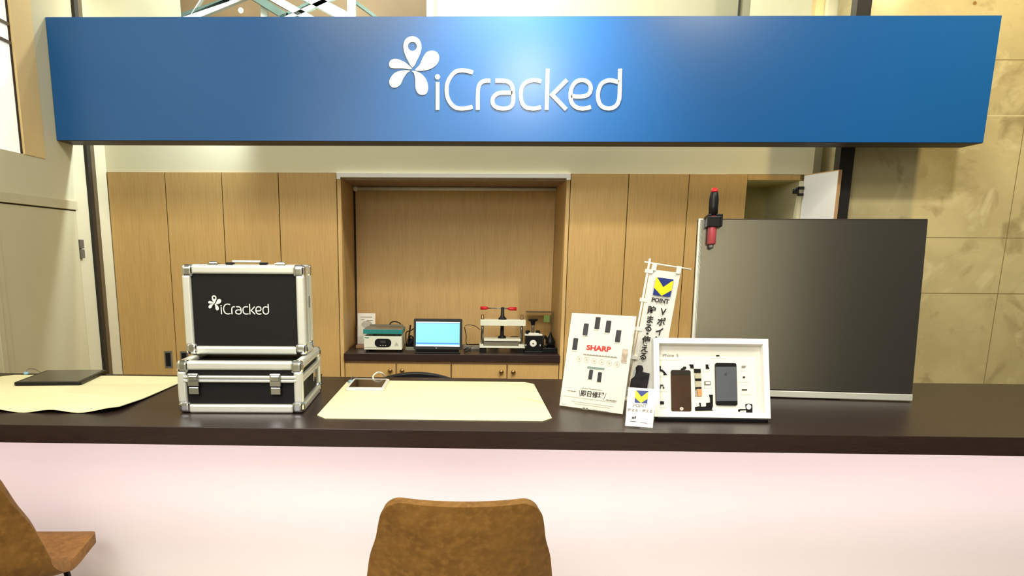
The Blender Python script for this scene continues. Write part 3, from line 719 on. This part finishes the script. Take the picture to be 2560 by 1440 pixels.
MB(Mf).prism(frr(400,568,694,640,.005),yb-.0043,yb-.004).build('screen_top_band', mat('dark band',(38,32,26),.3), sc)
rh=MB(Mf).prism(frr(1066,466,1388,1088,.006),yb-.006,yb).build('rear_housing', black, t, bevel=.0006, label='black phone rear housing')
MB(Mf).prism(fbox(1071,522,1384,1028),yb-.0064,yb-.006).build('back_plate', slate, rh, label='grey metal back plate')
b=MB(Mf); b.prism([F(1222+22*math.cos(2*math.pi*a/20)*(1 if a%20 not in(0,1,19) else .8),635-24*math.sin(2*math.pi*a/20)) for a in range(20)],yb-.0067,yb-.0064); b.prism(fpoly([(1222,608),(1232,592),(1238,594),(1230,610)]),yb-.0067,yb-.0064)
b.build('fruit_mark', mat('dim mark',(64,66,74),.3), rh)
lb=MB(Mf).prism(fpoly([(748,545),(775,540),(850,545),(858,600),(860,955),(765,955),(760,700)]),yb-.002,yb).build('circuit_board', pcb, t)
MB(Mf).prism(fbox(752,548,852,605),yb-.003,yb-.002).prism(fbox(765,690,858,725),yb-.003,yb-.002).prism(fbox(765,820,860,840),yb-.003,yb-.002).build('chip', black, lb)
MB(Mf).prism(fbox(768,620,855,688),yb-.003,yb-.002).prism(fbox(768,735,855,815),yb-.003,yb-.002).build('shield', mat('tin shield',(206,200,176),.35,metal=.5), lb)
MB(Mf).prism(fbox(800,845,862,948),yb-.003,yb-.002).build('copper_pad', copper, lb)
def bit(nm,pl,m_=black): 
    b=MB(Mf)
    for p_ in pl: b.prism(fpoly(p_),yb-.0025,yb)
    return b.build(nm,m_,t)
bit('flex_cable',[[(225,500),(255,500),(250,545),(290,565),(320,600),(345,630),(290,635),(295,610),(265,580),(205,570)]])
bit('flex_cable',[[(550,560),(555,540),(585,530),(590,512),(635,512),(635,540),(610,555),(600,575)]])
bit('flex_cable',[[(680,480),(745,480),(750,540),(700,535),(695,505)]])
bit('flex_cable',[[(970,930),(1028,930),(1025,1100),(1005,1150),(1030,1162),(760,1165),(755,1110),(810,1100),(880,1105),(925,1100),(925,1050),(985,1045),(985,990)]])
bit('flex_cable',[[(820,1045),(845,1050),(845,1100),(830,1100)]])
bit('flex_cable',[[(1400,1180),(1405,1150),(1440,1143),(1515,1145),(1520,1160),(1430,1165),(1425,1185)],[(1510,1075),(1560,1065),(1615,1080),(1612,1200),(1520,1200),(1520,1165)]])
MB(Mf).prism([F(1558+36*math.cos(a*.3142),1115-38*math.sin(a*.3142)) for a in range(20)],yb-.0035,yb-.0025).build('camera_ring', whiteplastic, t)
bit('small_bracket',[[(218,835),(225,810),(240,805),(240,775),(285,775),(285,805),(300,812),(300,835),(280,835),(278,795),(250,795),(246,835)]],ink)
bit('speaker_unit',[frr_ for frr_ in [[(232,1020),(285,1020),(292,1035),(292,1065),(235,1065)]]])
bit('sensor',[[(1092,343),(1140,343),(1140,358),(1092,358)]]); bit('camera_unit',[[(930,482),(970,482),(972,520),(985,530),(985,545),(932,545)]])
bit('sim_tray',[[(902,730),(1000,730),(1000,785),(902,785)]],inkgrey); MB(Mf).prism(fbox(925,745,985,772),yb-.003,yb-.0025).build('tray_window', whiteplastic, t)
bit('screw_plate',[[(1475,500),(1535,500),(1525,530),(1470,530)]],inkgrey); bit('screw_plate',[[(1485,662),(1520,662),(1520,684),(1485,684)]],ink); bit('screw_plate',[[(1465,853),(1542,853),(1542,868),(1465,868)]],ink)
b=MB(Mf)
for (x0,y0,x1) in ((200,658,345),(205,878,350),(205,1115,335),(880,585,985),(880,830,1030),(1010,396,1250),(1460,577,1530),(1425,745,1580),(1445,930,1600),(755,985,885),(215,410,560)):
    n_=max(6,int((x1-x0)/11))
    for k in range(n_):
        xa=x0+(x1-x0)*k/n_; b.prism(fbox(xa,y0-2,xa+(x1-x0)/n_*.75,y0+3),yb-.0006,yb)
b.build('caption_print', inkfaint, t)
x,zz=F(400,345); text('iPhone  5',Mf,x,zz,.0125,inkgrey,'lettering',t,y=yb-.0007,bold=.0002)

# ================================================================== BIG GREY SCREEN PANEL
A0=Vector((.787,2.690,CT)); A1=Vector((1.505,2.612,CT)); u=(A1-A0); PWD=u.length; u.normalize(); bk=Vector((-u.y,u.x,0)); v=Vector((0,0,1))*math.cos(.10)+bk*math.sin(.10)
Mg=frame(A0,u,v)
t=thing('display_screen', Mg, 'large grey reflective display panel standing on the right of the counter', 'screen')
PHG=.600
MB(Mg).box(.004,PWD,0,.004,.030,PHG-.003).build('screen_face', panelm, t, bevel=.001, label='grey reflective face')
MB(Mg).box(.016,PWD-.002,-.0012,.004,PHG-.0035,PHG-.0005).build('speck_cover', signdark, t)  # added dark strip, covers light specks along the panel's top edge
MB(Mg).box(0,.016,.0,.014,.012,PHG).build('side_trim', alu, t, bevel=.001, label='silver side edge')
MB(Mg).box(.0,PWD-.002,.014,.030,.012,PHG-.001).box(.016,PWD-.002,.004,.014,.012,PHG-.001).build('back_shell', signdark, t, bevel=.001)
MB(Mg).box(0,PWD+.001,-.005,.02,.004,.026).build('bottom_rail', alu, t, bevel=.002, label='silver bottom rail')
MB(frame(A0,u,(0,0,1))).box(.2,.5,.01,.14,0,.005).build('stand_foot', darkframe, t)
# torch clamped at its upper left
Mt=Mg @ Matrix.Translation((.042,-.020,PHG))
t=thing('torch', Mt, 'black and red handheld torch clipped upright to the top of the grey panel', 'torch')
MB(Mt).lathe((0,0,.005),(0,0,1),[(0,.0145),(.03,.0155),(.055,.0155),(.075,.0125),(.078,.011)],20).build('barrel', black, t, smooth=True)
MB(Mt).lathe((0,0,.083),(0,0,1),[(0,.0115),(.006,.0115),(.007,.0095),(.013,.009),(.014,.002)],20).build('tail_cap', red, t, smooth=True)
MB(Mt).lathe((0,0,-.088),(0,0,1),[(0,.011),(.003,.0135),(.05,.0140),(.093,.0140)],20).build('head', pinkred, t, smooth=True, label='red lower sleeve with haze in its colour')
MB(Mt).lathe((0,0,-.102),(0,0,1),[(0,.004),(.004,.0075),(.014,.0075)],14).build('lens_tip', greymetal, t, smooth=True)
t2=thing('clamp', Mt, 'black clamp gripping the torch on the edge of the grey panel', 'clamp')
MB(Mt).box(-.021,.022,-.018,.0165,-.032,.003).build('jaw', black, t2, bevel=.003)
MB(Mt).box(.018,.030,-.012,.019,-.030,.010).box(-.018,.030,-.012,.055,.0035,.011).box(-.018,.026,.052,.058,-.02,.011).build('hook', black, t2, bevel=.002)
print('part 3 done')
# ================================================================== THINGS IN THE NICHE
WZ=.953
# hot plate
hx0,hx1,hy=-.549,-.337,4.325
t=thing('hot_plate', ((hx0+hx1)/2,hy+.1,WZ), 'white laboratory hot plate with teal edged top on the niche worktop', 'hot plate')
for xx in (hx0+.02,hx1-.02):
    for yy in (hy+.02,hy+.18): MB().cyl((xx,yy,WZ),(xx,yy,WZ+.014),.011).build('foot', black, t)
MB().box(hx0,hx1,hy,hy+.20,WZ+.014,WZ+.088).build('body', offwhite, t, bevel=.002)
MB().box(hx0,hx1-.09,hy-.0008,hy,WZ+.024,WZ+.0255).build('groove', greymetal, t)
cp=MB(frame(((hx0+hx1)/2+.001,hy,WZ+.053),(1,0,0),(0,0,1))).prism(rrect(-.046,.046,-.023,.023,.021,6),-.003,0).build('control_panel', black, t, bevel=.001)
MB(frame(((hx0+hx1)/2+.001,hy,WZ+.053),(1,0,0),(0,0,1))).box(-.014,.014,-.004,-.003,-.001,.012).build('display', mat('dim display',(60,58,62),.3), cp)
b=MB(frame(((hx0+hx1)/2+.001,hy,WZ+.053),(1,0,0),(0,0,1)))
for k in (-1,0,1): b.prism(ellipse(k*.014,-.014,.0035,.003,10),-.004,-.003)
b.build('button', inkfaint, cp)
MB(frame((hx1-.03,hy,WZ+.045),(1,0,0),(0,0,1))).prism([(-.012,-.008),(.012,-.008),(0,.014)],-.0006,0).build('warning_mark', inkfaint, t)
MB().box(hx0+.004,hx0+.028,hy-.0006,hy,WZ+.078,WZ+.083).build('maker_plate', teal, t)
for xx in (hx0+.04,hx1-.03): MB().cyl((xx,hy+.04,WZ+.088),(xx,hy+.04,WZ+.102),.010).build('spacer', greymetal, t)
for xx in (hx0+.04,hx1-.03): MB().cyl((xx,hy+.17,WZ+.088),(xx,hy+.17,WZ+.102),.010).build('spacer', greymetal, t)
MB().box(hx0-.003,hx1+.004,hy,hy+.205,WZ+.102,WZ+.126).build('heating_top', teal, t, bevel=.001, label='teal edged heating slab')
MB().box(hx0+.004,hx1-.003,hy+.006,hy+.20,WZ+.126,WZ+.128).build('top_plate', greyplate, t)
MB().box(hx0+.01,hx1-.01,hy+.21,hy+.235,WZ+.12,WZ+.135).box(hx0+.01,hx0+.02,hy+.205,hy+.235,WZ+.12,WZ+.127).box(hx1-.02,hx1-.01,hy+.205,hy+.235,WZ+.12,WZ+.127).build('rear_ledge', greyplate, t)
MB().tube(catmull([(-.425,4.545,WZ+.134),(-.415,4.545,WZ+.147),(-.395,4.545,WZ+.152),(-.372,4.545,WZ+.146),(-.360,4.545,WZ+.138)],False,5),.0035).build('lead', black, t, smooth=True)
# leaflet and box at the left of the niche
Ml=frame((-.622,4.60,WZ),(1,0,0),(0,.15,1))
t=thing('leaflet_holder', Ml, 'pale leaflet standing in a clear holder at the left of the niche', 'leaflet')
MB(Ml).box(0,.105,.001,.003,.0,.195).build('leaflet', paper, t)
MB(Ml).box(-.006,.08,-.004,-.002,0,.12).build('front_pocket', acryl, t)
MB(Ml).box(.018,.085,-.0004,.001,.170,.174).box(.02,.04,-.0004,.001,.155,.158).box(.055,.09,-.0004,.001,.150,.154).build('printed_text', inkgrey, t)
MB(Ml).prism(ellipse(.055,.128,.033,.022,20),-.0004,.001).build('printed_picture', inkfaint, t)
o=MB().box(-.618,-.555,4.50,4.57,WZ,WZ+.018).build('wooden_block', wood_edge, None, bevel=.002); o['label']='small wooden block in front of the leaflet in the niche'; o['category']='block'
# tablet computer
TM=frame((-.270,4.292,WZ+.022),(1,.0,0),(0,.16,1)); tw_,th_=.268,.170
t=thing('tablet_computer', TM, 'lit tablet computer with bright cyan screen on a black dock', 'tablet computer')
MB(TM).prism(rrect(0,tw_,0,th_,.008),0,.010).build('bezel', black, t, bevel=.001)
MB(TM).box(.013,tw_-.014,-.0008,0,.018,th_-.018).build('screen', screenm, t, label='bright cyan screen')
MB(TM).box(.014,tw_-.016,-.0013,-.0008,.030,.038).box(.014,tw_-.016,-.0013,-.0008,th_-.026,th_-.0235).build('taskbar', screenbar, t, label='blue bars')
MB(TM).box(.013,tw_-.014,-.0013,-.0008,.018,.026).box(.013,tw_-.014,-.0013,-.0008,th_-.023,th_-.018).build('window_edge', screenwhite, t)
MB(TM).prism(ellipse(.126,.0085,.0045,.004,14),-.001,0).build('home_mark', greymetal, t)
MB().box(-.262,-.012,4.285,4.40,WZ,WZ+.008).box(-.255,-.02,4.30,4.38,WZ+.008,WZ+.024).build('dock', black, t, bevel=.002, label='black dock')
MB().tube(catmull([(-.27,4.31,WZ+.135),(-.29,4.34,WZ+.12),(-.32,4.42,WZ+.10),(-.325,4.5,WZ+.03),(-.32,4.52,WZ+.004)],False,5),.003).build('cable', black, t, smooth=True)
# power adapters between hot plate and tablet
t=thing('power_adapter', (-.29,4.55,WZ), 'black power adapter with cables between hot plate and lit tablet', 'adapter')
MB().box(-.322,-.262,4.53,4.60,WZ,WZ+.055).build('body', black, t, bevel=.004)
MB().tube(catmull([(-.31,4.52,WZ+.05),(-.30,4.50,WZ+.075),(-.285,4.5,WZ+.06),(-.30,4.49,WZ+.03),(-.275,4.48,WZ+.045)],False,5),.004).tube(catmull([(-.315,4.55,WZ+.05),(-.31,4.56,WZ+.09),(-.305,4.57,WZ+.13)],False,5),.005).build('cable', black, t, smooth=True)
o=MB().box(-.325,-.268,4.42,4.47,WZ,WZ+.016).build('small_box', mat('pale grey green plastic',(150,152,128),.5), None, bevel=.002); o['label']='small pale box lying between hot plate and lit tablet'; o['category']='box'
# usb hub and cables right of tablet
t=thing('usb_hub', (.06,4.50,WZ), 'small grey hub with dark cables between lit tablet and press', 'hub')
MB().box(.005,.10,4.49,4.54,WZ+.0,WZ+.022).build('body', mat('grey plastic',(150,146,138),.4), t, bevel=.003)
MB().tube(catmull([(.012,4.33,WZ+.15),(.03,4.4,WZ+.15),(.07,4.5,WZ+.135),(.10,4.54,WZ+.11)],False,5),.002).build('cable', bronze, t, smooth=True)
MB().tube(catmull([(.01,4.36,WZ+.14),(.02,4.4,WZ+.09),(.022,4.44,WZ+.04),(.05,4.47,WZ+.032),(.10,4.50,WZ+.030)],False,6),.0022).build('cable', black, t, smooth=True)
MB().tube(catmull([(.01,4.38,WZ+.010),(.03,4.36,WZ+.025),(.045,4.35,WZ+.008),(.03,4.33,WZ+.012),(.01,4.33,WZ+.006),(.03,4.38,WZ+.004),(.048,4.40,WZ+.02)],False,6),.0022).build('cable', black, t, smooth=True)
# press
Y=4.365
def q3(px,py,Yv=Y): return oy(px,py,Yv)
t=thing('screen_press', (.22,Y+.05,WZ), 'small aluminium hand press with black screw and red tipped crank', 'press')
x0,x1=.098,.347
MB().box(x0,x0+.036,Y-.0,Y+.10,WZ,WZ+.026).build('foot', black, t, bevel=.002); MB().box(x1-.044,x1-.004,Y,Y+.10,WZ,WZ+.026).build('foot', black, t, bevel=.002)
MB().box(x0-.002,x1+.002,Y-.006,Y+.11,WZ+.026,WZ+.036).box(x0-.002,x0+.02,Y-.006,Y+.11,WZ+.036,WZ+.044).box(x1-.034,x1,Y-.006,Y+.11,WZ+.036,WZ+.046).build('base_plate', offwhite, t, bevel=.001)
MB().box(x0+.022,x1-.036,Y+.01,Y+.10,WZ+.036,WZ+.058).build('lower_block', greyplate, t, bevel=.001)
MB().box(x0+.022,x1-.022,Y+.0,Y+.105,WZ+.064,WZ+.076).build('pressing_plate', offwhite, t, bevel=.001)
for xx in (x0+.013,x1-.015):
    MB().cyl((xx,Y+.05,WZ+.036),(xx,Y+.05,WZ+.20),.0075).build('column', steel, t, smooth=True)
    MB().lathe((xx,Y+.05,WZ+.181),(0,0,1),[(0,.0095),(.010,.0095),(.011,.007),(.02,.0085),(.027,.006)],14).build('cap_nut', brass, t, smooth=True)
MB().box(x0,x1+.003,Y+.0,Y+.10,WZ+.149,WZ+.181).build('top_beam', offwhite, t, bevel=.0015, label='off white top beam')
xc=(x0+x1)/2-.0
MB().lathe((xc,Y+.05,WZ+.076),(0,0,1),[(0,.024),(.010,.022),(.016,.011),(.073,.010)],18).build('screw', black, t, smooth=True)
MB().lathe((xc,Y+.05,WZ+.181),(0,0,1),[(0,.024),(.006,.023),(.014,.014),(.022,.010),(.066,.009),(.068,.006)],18).build('screw_head', black, t, smooth=True)
cr=MB().cyl((xc-.10,Y+.05,WZ+.243),(xc+.07,Y+.05,WZ+.241),.003).build('crank', steel, t, smooth=True)
MB().lathe((xc-.125,Y+.05,WZ+.243),(1,0,0),[(0,.009),(.03,.010),(.045,.005)],14).build('grip', red, cr, smooth=True, label='red grip')
MB().lathe((xc+.078,Y+.05,WZ+.240),(-1,0,0),[(0,.010),(.035,.010),(.050,.005)],14).build('grip', red, cr, smooth=True, label='red grip')
# round containers behind the press
for (cx,r,hh,lab,m_) in ((.185,.028,.062,'white lidded jar standing behind the press on the left',offwhite),(.305,.024,.066,'grey lidded jar standing behind the press on the right',greyplate)):
    t=thing('jar', (cx,4.60,WZ), lab, 'jar')
    MB().lathe((cx,4.60,WZ),(0,0,1),[(0,r*.95),(.004,r),(hh*.75,r),(hh*.8,r*.92)],20).build('body', m_, t, smooth=True)
    MB().lathe((cx,4.60,WZ+hh*.8),(0,0,1),[(0,r*1.05),(hh*.18,r*1.05),(hh*.2,r*.9)],20).build('lid', whiteplastic if cx<.2 else black, t, smooth=True)
# clamp tool
Yk=4.35
t=thing('clamping_fixture', (.395,Yk+.03,WZ), 'black clamping fixture with white dial and T shaped knob', 'tool')
MB().box(.352,.444,Yk,Yk+.07,WZ+.012,WZ+.098).box(.345,.45,Yk-.004,Yk+.075,WZ,WZ+.012).build('body', black, t, bevel=.003)
dl_=MB().lathe((.393,Yk,WZ+.055),(0,-1,0),[(0,.019),(.006,.019),(.008,.016)],24).build('dial', whiteplastic, t, smooth=False)
MB().lathe((.393,Yk-.008,WZ+.055),(0,-1,0),[(0,.005),(.003,.004)],12).build('dial_centre', greymetal, dl_)
MB().box(.350,.356,Yk-.001,Yk,WZ+.040,WZ+.050).box(.430,.436,Yk-.001,Yk,WZ+.040,WZ+.050).build('screw_head', inkfaint, t)
MB().box(.346,.443,Yk+.0,Yk+.05,WZ+.098,WZ+.105).box(.366,.425,Yk,Yk+.05,WZ+.105,WZ+.112).build('top_plate', whiteplastic, t, bevel=.001)
for xx in (.363,.419): MB().lathe((xx,Yk+.02,WZ+.105),(0,0,1),[(0,.008),(.004,.012),(.017,.012),(.021,.008)],8).build('thumb_screw', black, t)
MB().cyl((.391,Yk+.025,WZ+.105),(.391,Yk+.025,WZ+.17),.008).build('spindle', bronze, t, smooth=True)
MB().lathe((.391,Yk+.025,WZ+.155),(0,0,1),[(0,.011),(.018,.013),(.024,.027),(.034,.028),(.036,.02)],8).build('knob', black, t, label='black star knob')
# black stand and glass plate to the right
t=thing('soldering_station', (.48,4.42,WZ), 'dark lumpy soldering tool holder at the right end of the niche', 'tool')
MB().box(.445,.528,4.36,4.46,WZ,WZ+.03).build('base', black, t, bevel=.004)
MB().lathe((.495,4.41,WZ+.03),(0,0,1),[(0,.026),(.03,.028),(.05,.018),(.065,.010),(.082,.004)],14).build('holder', black, t, smooth=True)
MB().tube(catmull([(.455,4.38,WZ+.03),(.45,4.39,WZ+.07),(.462,4.40,WZ+.09),(.478,4.41,WZ+.06),(.47,4.38,WZ+.035)],False,6),.007).build('coil', blackmetal, t, smooth=True)
t=thing('glass_case', (.45,4.60,WZ), 'clear smoked box with a green label behind the clamping fixture', 'box')
MB().box(.375,.525,4.62,4.70,WZ,WZ+.205).build('box_body', mat('smoked clear plastic',(200,180,120),.1,trans=1,alpha=.18), t)
MB().box(.374,.526,4.619,4.701,WZ+.205,WZ+.209).box(.521,.526,4.615,4.62,WZ,WZ+.205).build('rim', bronze, t)
MB().box(.475,.510,4.6175,4.619,WZ+.150,WZ+.190).build('label_sticker', greensticker, t)

# ================================================================== STOOLS
def stool(M,label):
    t=thing('bar_stool', M, label, 'stool')
    prof=[(-.262,.345,.160),(-.254,.29,.170),(-.240,.23,.178),(-.224,.17,.192),(-.204,.10,.201),(-.182,.045,.207),(-.150,.008,.206),(-.10,-.016,.210),(-.04,-.022,.212),(.03,-.014,.212),(.10,.002,.210),(.155,.012,.208),(.19,.012,.204),(.215,.004,.196)]
    P=catmull([p for p in prof],False,5); nu=28; vs=[]; fs=[]
    acc=[0]
    for k in range(1,len(P)): acc.append(acc[-1]+math.hypot(P[k][0]-P[k-1][0],P[k][1]-P[k-1][1]))
    # finer rows at both ends so the corners are round
    def samp(d):
        for k in range(1,len(P)):
            if acc[k]>=d: 
                t_=(d-acc[k-1])/(acc[k]-acc[k-1]); return tuple(P[k-1][i]*(1-t_)+P[k][i]*t_ for i in range(3))
        return P[-1]
    Lp=acc[-1]; rc=.038; ds=[rc*(1-math.cos(math.pi/2*i/8)) for i in range(8)]; 
    ds=ds+[rc+(Lp-2*rc)*i/60 for i in range(61)]+[Lp-q_ for q_ in reversed(ds)]
    rows=[samp(d_) for d_ in ds]
    for k,(y,z,w) in enumerate(rows):
        a=rows[max(k-1,0)]; c_=rows[min(k+1,len(rows)-1)]; d=Vector((c_[0]-a[0],c_[1]-a[1])).normalized(); nrm=Vector((-d.y,d.x))
        if nrm.x*.7+nrm.y<0: nrm=-nrm
        s=ds[k]/Lp; e_=min(ds[k],(Lp-ds[k])*.55); ww=w*1.09-(rc-math.sqrt(max(0,rc*rc-(rc-e_)**2)) if e_<rc else 0)*(1 if s<.5 else 1.6)
        amt=.012+.055*math.sin(math.pi*min(1,s/.75))**1.2 if s<.68 else max(.002,(.012+.055*math.sin(math.pi*.68/.75)**1.2)*(1-(s-.68)/.32))
        for i in range(nu+1):
            uu=-1+2*i/nu; c=abs(uu)**2.4
            c=(abs(uu)*ww/(w*1.09))**2.4; vs.append((uu*ww, y+nrm.x*c*amt, z+nrm.y*c*amt-.006*(1-uu*uu)*max(0,1-s*8)))
    for k in range(len(rows)-1):
        for i in range(nu): a=k*(nu+1)+i; fs.append((a,a+1,a+nu+2,a+nu+1))
    MS=M @ Matrix.Translation((0,0,SEAT))
    o=MB(MS).add(vs,fs).build('shell', leather, t, smooth=True, label='tan suede seat shell')
    so=o.modifiers.new('solid','SOLIDIFY'); so.thickness=.029; so.offset=0
    bv=o.modifiers.new('bevel','BEVEL'); bv.width=.011; bv.segments=4; bv.limit_method='ANGLE'; bv.angle_limit=math.radians(60)
    for sx in (-1,1):
        for (ya,yb_) in ((.13,.20),(-.12,-.20)):
            MB(M).tube([(sx*.13,ya,SEAT-.025),(sx*.20,yb_,.0)],.010,12).build('leg', blackmetal, t, smooth=True)
    MB(M).tube([(-.178,.178,.22),(.178,.178,.22)],.008).tube([(-.178,-.176,.22),(.178,-.176,.22)],.008).tube([(-.178,-.176,.22),(-.178,.178,.22)],.008).tube([(.178,-.176,.22),(.178,.178,.22)],.008).build('footrest', blackmetal, t, smooth=True)
    MB(M).box(-.14,.14,-.13,-.11,SEAT-.045,SEAT-.028).box(-.14,.14,.11,.14,SEAT-.045,SEAT-.022).box(-.14,-.12,-.13,.14,SEAT-.045,SEAT-.03).box(.12,.14,-.13,.14,SEAT-.045,SEAT-.03).build('under_frame', blackmetal, t)
    return t
SEAT=.607
stool(rotz((-.004,1.94,0),1.5),'tan suede bar stool seen from behind in the middle of the counter front')
stool(rotz((-1.352,2.09,0),2),'tan suede bar stool cut off by the left photo edge, turned sideways')

GROUPS={'bar_stool':'tan bar stools in front of the counter','aluminium_case':'black aluminium edged cases stacked on the counter','desk_mat':'cream desk mats on the counter',
 'tall_cabinet':'tall oak cabinets along the back wall','low_cabinet':'low oak cabinets under the niche worktop','cable_plug':'light blue cable plugs on the desk mats',
 'tablet':'tablets lying on the desk mats','jar':'lidded jars behind the press','roof_truss':'steel trusses above the sign'}
for o in S.objects:
    if o.parent is None and o.get('label'):
        g_=GROUPS.get(o.name.split('.')[0])
        if g_: o['group']=g_
